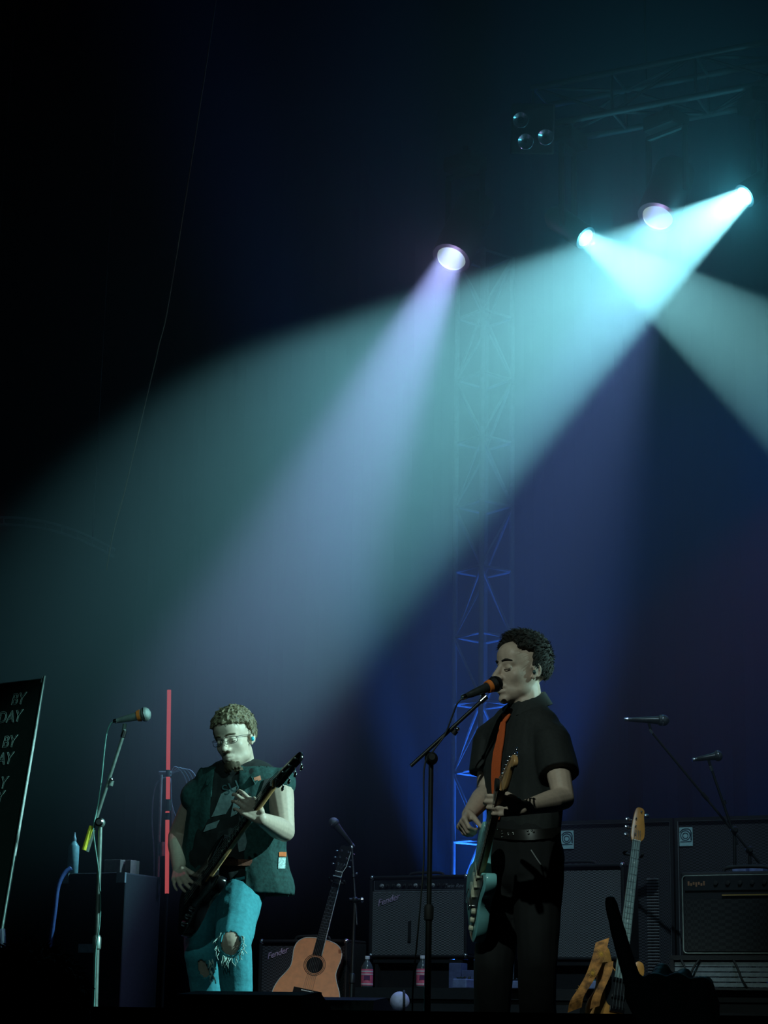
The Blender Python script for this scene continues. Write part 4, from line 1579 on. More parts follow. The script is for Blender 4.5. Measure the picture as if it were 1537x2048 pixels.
# left hand closes round the neck of the guitar, fingers over the strings
gA = (SGM.to_3x3() @ Vector((0, 1, 0))).normalized()
gN = (SGM.to_3x3() @ Vector((0, 0, 1))).normalized()
gB = (SGM.to_3x3() @ Vector((1, 0, 0))).normalized()
grip = SGM @ Vector((0, SGL - 0.285, 0.014))
dirL = Vector((-.93, -.12, .10)).normalized()
nL = Vector((-.12, .95, -.05))
wr0 = grip - dirL * .082 - nL.normalized() * .030
hand(skin, wr0, dirL, nL, Vector((.10, -.05, 1)),
     [(30, 55, 40), (36, 58, 40), (40, 60, 40), (46, 58, 40)], 1.0, thumb=(Z * .55 + dirL * .6 + nL * .8))
limb(skin, [elL, elL.lerp(wr0, .3), elL.lerp(wr0, .75), wr0], [.041, .043, .031, .026])
# right hand loosely closed over the strings
dirR = (P(914, 1657, SY - .20) - wrR).normalized()
hand(skin, wrR, dirR, Vector((.62, .25, -.55)), Vector((.30, -.75, .45)),
     [(55, 70, 40), (60, 75, 45), (62, 75, 45), (60, 70, 45)], 1.02, thumb=(dirR * .5 + Vector((.6, -.3, -.25))))
body = remesh_build(skin, 'body', M_skin, sing, 0.0042, 3)

def hl(d):
    side = abs(d.x)
    if d.z < -.50:
        return False
    if d.y > .10 and d.z < .50 - .10 * side:
        return False
    if d.y > .60:
        return False
    if d.z < .02 and d.y > -.12:
        return side > .80 and -.12 < d.y < .10 and d.z > -.30
    return True


def ln(d):
    top = max(0, d.z - .1)
    return .006 + .026 * top * (1 + .5 * max(0, d.y)), (0, .35 + .5 * top, -.25 + .2 * top)


hair(HM, 'hair', M_hairD, sing, hl, ln, 3, 1700, .0078)
for s in (-1, 1):
    MB(HM).path(bez([(s * .013, .0935, .0205), (s * .032, .0880, .0255), (s * .050, .0725, .0215)], 4), [.0030] * 3 + [.0036] * 3 + [.003] * 2 + [.002], 6).build('eyebrow', M_hairD, sing, smooth=True)
    MB(HM).path(bez([(s * .017, .0845, -.009), (s * .031, .0880, -.0125), (s * .046, .0790, -.009)], 4), .0015, 5).build('eyelashes', M_hairD, sing, smooth=True)
    MB(HM).ball((s * .082, -.002, -.014), (.006, .007, .008), n=10, m=7).build('ear_monitor', mat('ear_bud', (0.05, 0.09, 0.09), 0.3), sing, smooth=True)
MB(HM).ball((0, .0830, -.0765), (.0155, .0085, .0062), n=12, m=8).build('mouth_opening', mat('mouth_dark', (0.02, 0.006, 0.006), 0.6), sing, smooth=True)

shirt = MB()
ellipse_torso(shirt, [(P(1052, 1438, SY), .095, .075, yawT), (upper + Z * -.015, .150, .105, yawT), (chest, .172, .125, yawT), (P(1050, 1590, SY), .158, .120, yawT), (waist, .150, .118, yawT), (P(1047, 1668, SY), .148, .118, yawT)])
shirt.capsule(upper + Ls * .06, .080, shL, .070)
shirt.capsule(upper - Ls * .06, .080, shR, .070)
shirt.capsule(neckb + Z * -.01, .066, shL + Z * .012, .058)
shirt.capsule(neckb + Z * -.01, .066, shR + Z * .012, .058)
cuL = shL.lerp(elL, .60)
cuR = shR.lerp(elR, .66)
shirt.tube(shL, cuL, .074, .079, n=20)
shirt.tube(shR, cuR, .074, .080, n=20)
so = remesh_build(shirt, 'shirt', M_shirt, sing, 0.0065, 4)
wrinkle(so, .006, 11, (1, 1, .45))
# collar
col = MB()
cpts = []
for k in range(13):
    a = math.radians(-155 + 310 * k / 12)
    r = Vector((math.sin(a) * .074, math.cos(a) * .070))
    cpts.append(P(1053, 1425, SY) + Ls * r.x + Fs * (-r.y * -1) * 1.0 + Z * (.052 - .070 * ((1 - math.cos(a)) * .5) ** 1.3))
vs = []
for k, p in enumerate(cpts):
    a = math.radians(-155 + 310 * k / 12)
    out = (Ls * math.sin(a) + Fs * math.cos(a))
    vs += [p - out * .010 + Z * .032, p + out * .004 + Z * .036, p + out * .034 - Z * .012, p + out * .028 - Z * .016]
fs = []
for k in range(len(cpts) - 1):
    for j in range(4):
        a = k * 4
        fs.append((a + j, a + (j + 1) % 4, a + 4 + (j + 1) % 4, a + 4 + j))
fs += [(0, 1, 2, 3), tuple(range(len(vs) - 4, len(vs)))]
# opening at the front: rotate so the gap faces forward
col.add(vs, fs)
cen = P(1053, 1425, SY)
col.v = [cen + Matrix.Rotation(math.pi, 3, 'Z') @ (v - cen) for v in col.v]
col.build('collar', M_shirt, so, smooth='auto')

trs = MB()
ellipse_torso(trs, [(P(1047, 1662, SY), .150, .118, yawT), (hip, .158, .122, yawT), (P(1043, 1735, SY), .155, .118, yawT)])
limb(trs, [hipL, knL], [.108, .076])
limb(trs, [hipR, knR], [.108, .076])
for a, b in ((knL, anL), (knR, anR)):
    trs.capsule(a, .076, a.lerp(b, .5), .070)
    trs.tube(a.lerp(b, .5), Vector((b.x, b.y, .05)), .070, .068, n=20)
to = remesh_build(trs, 'trousers', M_trs, sing, 0.008, 4)
wrinkle(to, .006, 9, (1, 1, .6))
for an in (anL, anR):
    sh = MB()
    f2 = Vector((an.x, an.y, .04))
    sh.capsule(f2 - Fs * .05, .042, f2 + Fs * .08, .038)
    sh.capsule(f2 + Fs * .08 - Z * .004, .036, f2 + Fs * .17 - Z * .010, .027)
    sh.capsule(f2 + Z * .05, .045, f2 - Fs * .02, .045)
    sho = remesh_build(sh, 'shoe', M_belt, sing, .007, 3)
# tie, belt with studs, strap
sb = bvh_of(so)
rows = [(1008, 1025, 1431, 1431), (1009, 1020, 1440, 1440), (1006, 1015, 1446, 1446), (1002, 1014, 1462, 1462), (998, 1012, 1482, 1482), (992, 1008, 1506, 1506),
        (989, 1005, 1530, 1530), (988, 1004, 1555, 1555), (989, 1005, 1580, 1580), (992, 1007, 1605, 1605), (996, 1007, 1622, 1622), (1000, 1003, 1640, 1640)]
surf_strip(sb, rows, 'necktie', M_tie, sing, .008, .004)
tb_ = bvh_of(to)
rows = []
for k in range(9):
    x = 985 + k * 16.5
    y = 1655 + 6 * math.sin(k / 8 * math.pi)
    rows.append((x, x, y, y + 20))
belt = surf_strip(tb_, rows, 'belt', M_belt, sing, .006, .006, 3)
M_stud = mat('steel_stud', (0.75, 0.75, 0.72), 0.2, 1.0)
bb = bvh_of(belt)
for x, y in ((997, 1659), (1005, 1663), (1006, 1668), (1006, 1674), (1017, 1667), (1018, 1670), (1027, 1666), (1028, 1669), (1056, 1656), (1062, 1655), (1056, 1662), (1064, 1661), (1068, 1664), (1058, 1668), (1104, 1646), (1107, 1652)):
    p, n = hit(bb, x, y, .001, SY - .1)
    MB().lathe(p, n, [(0, .0045), (.003, .003), (.004, .0005)], 6).build('belt_stud', M_stud, belt)
surf_strip(tb_, [(1062, 1064, 1700, 1699), (1072, 1074, 1716, 1715), (1081, 1083, 1730, 1729)], 'pocket_edge', M_trim, to, .003, .002, 1)

# ================================================================== the bassist
BY = 8.9
base = P(455, 2170, BY)
base.z = 0
bas = thing('person', base, 'bassist in glasses, sleeveless denim vest and torn jeans, looking down at his strings', 'person')
byaw = math.radians(14)
bLs = Vector((math.cos(byaw), -math.sin(byaw), 0))
bFs = Vector((-math.sin(byaw), -math.cos(byaw), 0))
hip = P(452, 1748, BY + .05)
waist = P(458, 1700, BY + .03)
chest = P(474, 1625, BY)
upper = P(480, 1566, BY - .02)
neckb = P(483, 1534, BY - .03)
hc = P(469, 1478, BY - .10)
HM = head_frame(hc, 24, -12, -9, 1.03)
shL, shR = P(556, 1567, BY - .04), P(398, 1594, BY + .04)
elL, wrL = P(570, 1663, BY - .16), P(521, 1636, BY - .36)
elR, wrR = P(356, 1672, BY + .16), P(358, 1738, BY - .02)
hipL, hipR = P(487, 1765, BY + .03), P(418, 1768, BY + .10)
knL, knR = P(466, 1884, BY - .20), P(404, 1905, BY - .06)
anL, anR = P(484, 2120, BY - .02), P(425, 2120, BY + .22)
for k_ in (anL, anR):
    k_.z = .10

skin = MB()
head_parts(skin, HM, 0.0, 1.0)
limb(skin, [HM @ Vector((0, -.02, -.06)), neckb, upper], [.060, .063, .075])
ellipse_torso(skin, [(upper, .13, .09, byaw), (chest, .14, .10, byaw), (waist, .13, .10, byaw), (hip, .13, .10, byaw)])
limb(skin, [upper, shL, shL.lerp(elL, .35), shL.lerp(elL, .7), elL], [.07, .066, .063, .052, .044])
limb(skin, [upper, shR, shR.lerp(elR, .5), elR], [.07, .062, .055, .044])
limb(skin, [elR, elR.lerp(wrR, .3), elR.lerp(wrR, .75), wrR], [.044, .047, .035, .029])
limb(skin, [hip, hipL, knL, anL], [.09, .075, .075, .04])
limb(skin, [hip, hipR, knR, anR], [.09, .075, .072, .04])
gA = (BGM.to_3x3() @ Vector((0, 1, 0))).normalized()
gN = (BGM.to_3x3() @ Vector((0, 0, 1))).normalized()
gB = (BGM.to_3x3() @ Vector((1, 0, 0))).normalized()
def cam_px(p):
    q = CAM_R.transposed() @ (p - EYE)
    return 768.5 + FPX * q.x / -q.z, 1024 - FPX * q.y / -q.z


best = min((abs(cam_px(BGM @ Vector((0, k * .01, .03)))[0] - 497), k * .01) for k in range(40, 110))[1]
G = BGM @ Vector((0, best, .034))
wrL = P(523, 1638, G.y - .020)
dL = (P(482, 1603, G.y - .055) - wrL).normalized()
hand(skin, wrL, dL, Vector((-.15, .92, -.10)), Vector((.60, .05, .78)),
     [(10, 38, 30), (14, 40, 32), (18, 44, 34), (22, 46, 36)], 1.02, thumb=(Z * .6 + Vector((-.25, .75, 0))), fan=.05)
limb(skin, [elL, elL.lerp(wrL, .3), elL.lerp(wrL, .75), wrL], [.044, .048, .035, .028])
# plucking hand hangs over the body, fingers towards the strings
dR = (P(362, 1770, BY - .14) - wrR).normalized()
hand(skin, wrR, dR, Vector((.55, .75, -.2)), Vector((.85, -.35, .3)),
     [(22, 32, 22), (18, 28, 20), (14, 24, 18), (12, 20, 16)], 1.02, thumb=(Vector((.8, -.2, -.35))), fan=.12)
bbody = remesh_build(skin, 'body', M_skin2, bas, 0.0045, 3)
def hl(d):
    side = abs(d.x)
    if d.z < -.42:
        return False
    if d.y > .16 and d.z < .42 - .08 * side:
        return False
    if d.z < .06 and d.y > -.10:
        return side > .80 and -.10 < d.y < .12 and d.z > -.20
    return True


def ln(d):
    top = max(0, d.z)
    return .012 + .016 * top, (.55 if d.x > -.2 else -.25, .35, -.35 + .3 * top)


hair(HM, 'hair', M_hairB, bas, hl, ln, 11, 1500, .0088, True)
gt = MB(HM)
rnd = random.Random(5)
for k in range(110):
    a = rnd.uniform(-1, 1)
    z = rnd.uniform(-.128, -.088 - .012 * abs(a))
    p = Vector((a * .034, .087 - abs(a) ** 2 * .022 - max(0, -.112 - z) * 1.2, z))
    gt.capsule(p, .0055, p + Vector((a * .005, .002, -.012)), .003, n=7)
remesh_build(gt, 'goatee', mat('beard', (0.10, 0.065, 0.04), 0.8, var=.4, scale=150), bas, .0035, 1)
for s in (-1, 1):
    MB(HM).path(bez([(s * .013, .0935, .020), (s * .032, .0880, .024), (s * .050, .0725, .020)], 4), .0032, 6).build('eyebrow', M_hairB, bas, smooth=True)
    MB(HM).path(bez([(s * .017, .0845, -.009), (s * .031, .0880, -.0125), (s * .046, .0790, -.009)], 4), .0014, 5).build('eyelashes', M_hairD, bas, smooth=True)
    MB(HM).ball((s * .084, -.004, -.016), (.008, .009, .010), n=10, m=7).build('ear_monitor', mat('teal_bud', (0.02, 0.42, 0.55), 0.3), bas, smooth=True)
gl = MB(HM)
for s in (-1, 1):
    cx = s * .033
    lp = [(cx - .026, .104 - abs(cx - .026) * .10, .010), (cx, .106, .013), (cx + .026, .104 - abs(cx + .026) * .10, .010)]
    rim = []
    for k in range(20):
        a = 2 * math.pi * k / 20
        x = cx + .026 * math.copysign(abs(math.cos(a)) ** .6, math.cos(a))
        z = -.004 + .015 * math.copysign(abs(math.sin(a)) ** .6, math.sin(a))
        rim.append((x, .106 - 2.6 * max(0, abs(x) - .02) ** 1.5, z))
    gl.path(rim, .0012, 5, closed=True)
    gl.path([(s * .059, .092, .006), (s * .075, .05, .006), (s * .082, .0, .002), (s * .080, -.02, -.01)], .0014, 5)
gl.path([(-.007, .106, .002), (0, .108, .005), (.007, .106, .002)], .0018, 5)
glo = gl.build('glasses', mat('dark_frame', (0.015, 0.02, 0.02), 0.35), bas, smooth=True)
MB(HM).path(bez([(-.019, .0830, -.0745), (0, .0945, -.0740), (.019, .0830, -.0745)], 4), .0018, 5).build('mouth_line', mat('lips', (0.20, 0.08, 0.07), 0.5), bas, smooth=True)

# black T-shirt
M_tee = mat('black_tee', (0.012, 0.014, 0.015), 0.85)
tee = MB()
ellipse_torso(tee, [(P(482, 1550, BY - .01), .10, .080, byaw), (upper, .165, .115, byaw), (chest, .175, .135, byaw), (waist, .165, .14, byaw), (P(456, 1728, BY + .03), .16, .135, byaw)])
tee.capsule(upper + bLs * .06, .085, shL - bLs * .01, .072)
tee.capsule(upper - bLs * .06, .085, shR + bLs * .01, .070)
teo = remesh_build(tee, 'tee_shirt', M_tee, bas, .007, 4)
wrinkle(teo, .006, 10)

# sleeveless denim vest, open at the front: shell over the tee
M_den = mat('vest_denim', (0.016, 0.058, 0.056), 0.9, var=.35, scale=70, bump=.3)
vst = MB()
ellipse_torso(vst, [(P(483, 1552, BY + .01), .11, .082, byaw), (upper + Vector((0, .01, 0)), .180, .122, byaw), (chest + Vector((0, .01, 0)), .198, .140, byaw), (waist + Vector((.02, .02, 0)), .205, .150, byaw), (P(474, 1752, BY + .05), .210, .150, byaw), (P(480, 1778, BY + .05), .215, .150, byaw)])
vst.capsule(upper + bLs * .06, .088, shL - bLs * .005, .082)
vst.capsule(upper - bLs * .06, .088, shR + bLs * .005, .080)
vo = remesh_build(vst, 'vest_tmp', M_den, bas, .008, 4)
# cut the front opening and the hem
me = vo.data
off = ORIGIN[vo.name]
bm = bmesh.new()
bm.from_mesh(me)
def front_u(p):
    q = p - chest
    return q.dot(bLs), q.dot(bFs)
kill = []
zh = P(480, 1786, BY).z
for f in bm.faces:
    c = f.calc_center_median() + off
    x, y = front_u(c)
    t_ = (upper.z - c.z) / (upper.z - zh)
    if (y > 0 and -.075 - .03 * t_ < x < .045 + .035 * t_) or c.z < zh or c.z > P(482, 1540, BY).z:
        kill.append(f)
bmesh.ops.delete(bm, geom=kill, context='FACES')
bm.to_mesh(me)
bm.free()
wrinkle(vo, .007, 9, (1, 1, .5))
sm = vo.modifiers.new('thickness', 'SOLIDIFY')
sm.thickness = .006
sm.offset = 1
vo.name = 'denim_vest'
ORIGIN[vo.name] = off
me.name = 'denim_vest'
# collar flaps
vb = bvh_of(vo)
cl = MB()
for s in (-1, 1):
    b0 = P(482, 1544, BY) + bLs * s * .075 - bFs * .0 + Z * .02
    pts = [P(482, 1532, BY + .03) + bLs * s * .06 - bFs * .06, b0 + bFs * .02, b0 + bFs * .105 + bLs * s * -.005 - Z * .035,
           b0 + bFs * .135 + bLs * s * .035 - Z * .095, b0 + bFs * .06 + bLs * s * .065 - Z * .03, P(482, 1536, BY + .03) + bLs * s * .105 - bFs * .05]
    n0 = len(cl.v)
    cl.add(pts + [p + Z * .006 + bFs * .006 for p in pts], [(0, 1, 2, 3, 4, 5), (11, 10, 9, 8, 7, 6)] + [(i, (i + 1) % 6, 6 + (i + 1) % 6, 6 + i) for i in range(6)])
cl.build('collar', M_den, vo)
# patches
surf_strip(vb, [(556, 569, 1705, 1705), (556, 569, 1714, 1714)], 'orange_patch', mat('patch_orange', (.75, .16, .04), .8), vo, .008, .002, 3)
surf_strip(vb, [(555, 568, 1716, 1716), (554, 567, 1738, 1738)], 'pale_patch', mat('patch_pale', (.45, .6, .6), .8, var=.4, scale=150), vo, .008, .002, 3)
surf_strip(vb, [(508, 520, 1556, 1552), (510, 522, 1564, 1560)], 'shoulder_patch', mat('patch_pink', (.75, .25, .15), .8), vo, .008, .002, 3)
# print on the T-shirt
tbv = bvh_of(teo)
M_print = mat('grey_print', (.22, .30, .31), .8, var=.25, scale=50)
for q in ([(443, 474, 1588, 1572), (436, 470, 1606, 1592), (430, 462, 1622, 1612), (424, 452, 1634, 1628)],
          [(468, 486, 1604, 1594), (464, 480, 1622, 1614), (462, 474, 1634, 1628)],
          [(414, 440, 1650, 1640), (408, 432, 1664, 1656)],
          [(474, 490, 1668, 1662), (476, 494, 1690, 1684), (478, 490, 1704, 1700)]):
    surf_strip(tbv, q, 'shirt_print', M_print, teo, .0025, .001, 4)
def surf_text(s, px, py, size, rot, name, bvh, parent, material, lift=.008):
    cu = bpy.data.curves.new('txt', 'FONT')
    cu.body = s
    cu.size = size
    t = bpy.data.objects.new('tmp_txt', cu)
    COL.objects.link(t)
    dg = bpy.context.evaluated_depsgraph_get()
    dg.update()
    me = bpy.data.meshes.new_from_object(t.evaluated_get(dg))
    bpy.data.objects.remove(t, do_unlink=True)
    a = math.radians(rot)
    off = ORIGIN[parent.name]
    for v in me.vertices:
        x = px + v.co.x * math.cos(a) - v.co.y * math.sin(a)
        y = py - (v.co.x * math.sin(a) + v.co.y * math.cos(a))
        v.co = hit(bvh, x, y, lift, BY)[0] - off
    me.materials.clear()
    me.materials.append(material)
    o = bpy.data.objects.new(name, me)
    COL.objects.link(o)
    o.parent = parent
    ORIGIN[o.name] = off
    return o
surf_text('SU', 450, 1592, 30, 22, 'print_letters', tbv, teo, mat('print_ink', (.05, .10, .11), .8), .005)

# jeans, torn at both knees
M_jean = mat('pale_denim', (0.05, 0.29, 0.35), 0.9, var=.14, scale=70, bump=.35)
jn = MB()
ellipse_torso(jn, [(P(455, 1738, BY + .05), .158, .125, byaw), (hip, .165, .128, byaw), (P(452, 1780, BY + .06), .160, .125, byaw)])
limb(jn, [hipL, hipL.lerp(knL, .5), knL], [.105, .096, .080])
limb(jn, [hipR, hipR.lerp(knR, .5), knR], [.105, .094, .078])
for a, b in ((knL, anL), (knR, anR)):
    jn.capsule(a, .079, a.lerp(b, .45), .068)
    jn.tube(a.lerp(b, .45), Vector((b.x, b.y, .05)), .068, .072, n=20)
jo = remesh_build(jn, 'jeans', M_jean, bas, .007, 3)
me = jo.data
off = ORIGIN[jo.name]
# open the tears where they show in the photograph
def cam_px(p):
    q = CAM_R.transposed() @ (p - EYE)
    return 768.5 + FPX * q.x / -q.z, 1024 - FPX * q.y / -q.z
bm = bmesh.new()
bm.from_mesh(me)
kill = []
bm.normal_update()
for f in bm.faces:
    c = f.calc_center_median() + off
    if f.normal.dot(EYE - c) < 0:
        continue
    x, y = cam_px(c)
    e1 = ((x - 461) / 19) ** 2 + ((y - 1886) / 25) ** 2
    e2 = ((x - 406 - (y - 1935) * .25) / 11) ** 2 + ((y - 1938) / 18) ** 2
    if e1 + .12 * mnoise.noise(c * 60) < 1 or e2 < 1:
        kill.append(f)
bmesh.ops.delete(bm, geom=kill, context='FACES')
bm.to_mesh(me)
bm.free()
wrinkle(jo, .006, 10, (1, 1, .8))
sm = jo.modifiers.new('thickness', 'SOLIDIFY')
sm.thickness = .005
# frayed threads round the tears
jb = bvh_of(jo)
fr = MB()
rnd = random.Random(9)
for k in range(38):
    a = rnd.uniform(-.6, 3.9)
    x, y = 461 + 20 * math.cos(a), 1886 + 26 * math.sin(a)
    p, n = hit(jb, x + 4 * math.cos(a), y + 3 * math.sin(a), .003, BY - .25)
    q = p + n * rnd.uniform(.004, .014) + Vector((rnd.uniform(-.014, .014), 0, -rnd.uniform(.01, .045)))
    fr.path([p, (p + q) / 2 + n * .006 + Vector((rnd.uniform(-.006, .006), 0, 0)), q], .0017, 5)
for k in range(24):
    y = 1918 + k * 1.6
    p, n = hit(jb, 420 + rnd.uniform(-2, 6), y, .003, BY - .1)
    q = p + n * .008 + Vector((rnd.uniform(-.01, .012), 0, -rnd.uniform(.01, .03)))
    fr.path([p, (p + q) / 2 + n * .005, q], .0022, 5)
fo = fr.build('frayed_threads', mat('white_thread', (.55, .72, .66), .9), jo, smooth=True)
fo['kind'] = 'stuff'
# belt
rows = []
jtop = bvh_of(teo)
for k in range(8):
    x = 425 + k * 11
    rows.append((x, x, 1718, 1730))
surf_strip(jtop, rows, 'belt', mat('brown_belt', (.16, .05, .03), .6, var=.5, scale=120), bas, .014, .005, 3)
for an in (anL, anR):
    f2 = Vector((an.x, an.y, .04))
    sh = MB()
    sh.capsule(f2 - bFs * .05, .042, f2 + bFs * .08, .040)
    sh.capsule(f2 + bFs * .08 - Z * .004, .038, f2 + bFs * .17 - Z * .008, .030)
    sh.capsule(f2 + Z * .05, .046, f2 - bFs * .02, .045)
    remesh_build(sh, 'shoe', M_belt, bas, .007, 3)
# strap of the bass over his shoulder
surf_strip(vb, [(528, 546, 1560, 1554), (524, 542, 1572, 1568), (518, 538, 1590, 1586), (512, 530, 1606, 1602)], 'strap', M_rub, bg, .010, .004, 3)
# ring on the fretting hand

# ------------------------------------------------------------------ microphones
M_stand = mat('stand_black', (0.016, 0.017, 0.017), 0.45, 0.3)
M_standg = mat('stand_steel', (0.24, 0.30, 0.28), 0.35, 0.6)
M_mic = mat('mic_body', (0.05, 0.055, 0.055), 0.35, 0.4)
M_mesh = mat('mic_mesh', (0.10, 0.11, 0.11), 0.45, 0.6, var=.5, scale=400, bump=.6)
M_orange = mat('orange_tape', (0.85, 0.20, 0.03), 0.6, var=.05)
M_cable = mat('cable_black', (0.02, 0.022, 0.022), 0.5)
M_cablet = mat('cable_teal', (0.10, 0.24, 0.22), 0.5)  # teal of the stage light put into the cable's colour


def microphone(tail, head, label, mesh_mat, band=True, group=None, body=None):
    """handheld vocal microphone: connector, tapered body, colour band, ball grille"""
    d = (head - tail).normalized()
    L = (head - tail).length
    s = L / 0.185
    k_ = 1.22 / s if s < 1.1 else 1.0
    t = thing('microphone', tail, label, 'microphone', group)
    MB().lathe(tail, d, [(0, .008 * s * k_), (.012 * s, .0095 * s * k_), (.02 * s, .0095 * s * k_), (.022 * s, .0105 * s * k_), (.10 * s, .015 * s * k_), (.132 * s, .0185 * s * k_), (.136 * s, .019 * s * k_)], 20).build('handle', body or M_mic, t, smooth='auto')
    MB().lathe(tail + d * -.016 * s, d, [(0, .0075 * s * k_), (.004 * s, .009 * s * k_), (.018 * s, .009 * s * k_)], 14).build('connector', M_chrome, t, smooth='auto')
    if band:
        MB().lathe(tail + d * .112 * s, d, [(0, .0172 * s * k_), (.001 * s, .0195 * s * k_), (.017 * s, .0215 * s * k_), (.018 * s, .019 * s * k_)], 20).build('orange_band', M_orange, t, smooth='auto')
    g = MB().lathe(tail + d * .134 * s, d, [(0, .0185 * s * k_), (.006 * s, .0235 * s * k_), (.018 * s, .0255 * s * k_), (.030 * s, .0245 * s * k_), (.041 * s, .019 * s * k_), (.048 * s, .010 * s * k_), (.051 * s, .001 * s * k_)], 22).build('grille', mesh_mat, t, smooth=True)
    MB().lathe(tail + d * .150 * s, d, [(0, .0255 * s * k_), (.001, .0265 * s * k_), (.005 * s, .0265 * s * k_), (.006 * s, .0255 * s * k_)], 22).build('grille_ring', M_chrome, g, smooth='auto')
    return t


def mic_stand(foot, pivot, clip, counter, label, m, heavy=False, base_z=0.0, group=None):
    t = thing('microphone_stand', Vector((foot.x, foot.y, base_z)), label, 'microphone stand', group)
    f = Vector((foot.x, foot.y, base_z))
    mid = f.lerp(pivot, .55)
    MB().tube(f + Z * .06, mid, .0125, n=12).build('lower_pole', m, t, smooth='auto')
    MB().tube(mid, pivot, .0095, n=12).build('upper_pole', m, t, smooth='auto')
    MB().lathe(mid - (pivot - f).normalized() * .05, pivot - f, [(0, .013), (.005, .018), (.05, .019), (.06, .013)], 14).build('height_clutch', M_rub if heavy else m, t, smooth='auto')
    MB().tube(counter, clip, .0075, n=10).build('boom_arm', m, t, smooth='auto')
    bd = (clip - counter).normalized()
    pv = MB()
    pv.ball(pivot, .026 if heavy else .021, n=14, m=10)
    side = bd.cross(Z).normalized()
    pv.tube(pivot - side * .035, pivot + side * .035, .012, n=10)
    pv.build('swivel', M_rub if heavy else m, t, smooth='auto')
    MB().lathe(pivot + side * .03, side, [(0, .008), (.004, .017), (.016, .019), (.022, .012)], 12).build('wing_knob', M_chrome if not heavy else m, t, smooth='auto')
    MB().tube(pivot.lerp(clip, .42), pivot.lerp(clip, .48), .012, n=10).build('boom_clutch', M_rub if heavy else m, t, smooth='auto')
    MB().ball(pivot.lerp(clip, .46) + side * .02 + bd * .01, .009, n=8, m=6).build('clutch_screw', M_chrome, t, smooth=True)
    cp_ = MB()
    cp_.tube(clip - bd * .01, clip + bd * .02, .011, n=10)
    cp_.build('thread_adaptor', M_chrome, t, smooth='auto')
    for k in range(3):
        a = math.radians(90 + 120 * k)
        e = Vector((f.x + .28 * math.cos(a), f.y + .28 * math.sin(a), base_z + .012))
        MB().tube(f + Z * .12, e, .008, n=8).build('leg', m, t, smooth='auto')
        MB().ball(e, .012, n=8, m=6).build('rubber_foot', M_rub, t, smooth=True)
    return t


def cable(pts, name, label, m, r=.0033, n=8, group=None):
    o = MB().path(bez(pts, n), r, 7).build(name, m, smooth=True)
    return tag(o, label, 'cable', group)


# the spare microphone beside the bassist
Y1 = 8.6
mt, mh = P(233, 1442, Y1), P(302, 1426, Y1 - .02)
microphone(mt, mh, 'green-lit vocal microphone with an orange band on the empty boom stand', mat('mic_mesh_lit', (0.25, 0.30, 0.29), .45, .5, var=.5, scale=400, bump=.6), body=mat('mic_steel_lit', (0.30, 0.36, 0.35), .3, .5))  # lighter greenish tones put the teal light into its colour
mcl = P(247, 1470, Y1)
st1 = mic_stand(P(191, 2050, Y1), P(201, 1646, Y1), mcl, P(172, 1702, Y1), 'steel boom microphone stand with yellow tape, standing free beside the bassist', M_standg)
hold = P(250, 1447, Y1 - .005)
MB().path([mcl, P(248, 1460, Y1), hold], .009, 10).build('mic_clip', M_standg, st1, smooth='auto')
MB().tube(P(183, 1652, Y1 - .012), P(168, 1700, Y1 - .012), .010, n=10).build('yellow_tape', mat('yellow_tape', (0.75, 0.66, 0.04), 0.6, var=.06), st1)
MB().tube(P(188, 1660, Y1 + .006), P(173, 1703, Y1 + .006), .013, n=12).build('counterweight', M_standg, st1, smooth='auto')
cable([P(231, 1443, Y1), P(222, 1447, Y1), P(214, 1465, Y1), P(209, 1500, Y1), P(203, 1560, Y1), P(196, 1610, Y1), P(187, 1655, Y1 - .02), P(190, 1690, Y1 - .02), P(197, 1740, Y1 - .02), P(201, 1800, Y1 - .02),
       P(199, 1850, Y1 - .02), P(192, 1900, Y1 - .03), P(190, 1950, Y1 - .03), P(188, 2010, Y1 - .03), Vector((P(188, 2050, Y1).x, Y1 - .06, .006)), Vector((P(160, 2050, Y1).x, Y1 - .3, .006))],
      'microphone_cable', 'teal-lit cable falling from the orange-banded spare microphone along its stand', M_cablet)

# the singer's microphone
Y2 = SY - .20
sm_t, sm_h = P(931, 1393, Y2 - .05), P(1003, 1363, Y2 + .035)
microphone(sm_t, sm_h, 'black vocal microphone with an orange band at the singer\'s lips', mat('mic_mesh_black', (0.012, 0.012, 0.013), .5, .4, var=.5, scale=400, bump=.6))
scl = P(966, 1400, Y2 - .01)
st2 = mic_stand(P(854, 2050, Y2), P(863, 1517, Y2), scl, P(822, 1532, Y2 - .02), 'black boom microphone stand with a drooping cable in front of the singer', M_stand, heavy=True)
MB().path([scl, P(968, 1392, Y2), P(962, 1382, Y2)], .010, 10).build('mic_clip', M_chrome, st2, smooth='auto')
cable([P(929, 1394, Y2 - .05), P(916, 1406, Y2 - .05), P(906, 1430, Y2 - .04), P(890, 1470, Y2 - .03), P(868, 1500, Y2 - .04), P(850, 1530, Y2 - .03), P(848, 1600, Y2 - .03), P(848, 1720, Y2 - .03), P(842, 1800, Y2 - .03), P(834, 1890, Y2 - .03),
       P(826, 1980, Y2 - .03), Vector((P(820, 2050, Y2).x, Y2 - .05, .006)), Vector((P(770, 2050, Y2).x, Y2 - .35, .006))],
      'microphone_cable', 'black cable drooping beside the stand from the singer\'s microphone', M_cable)

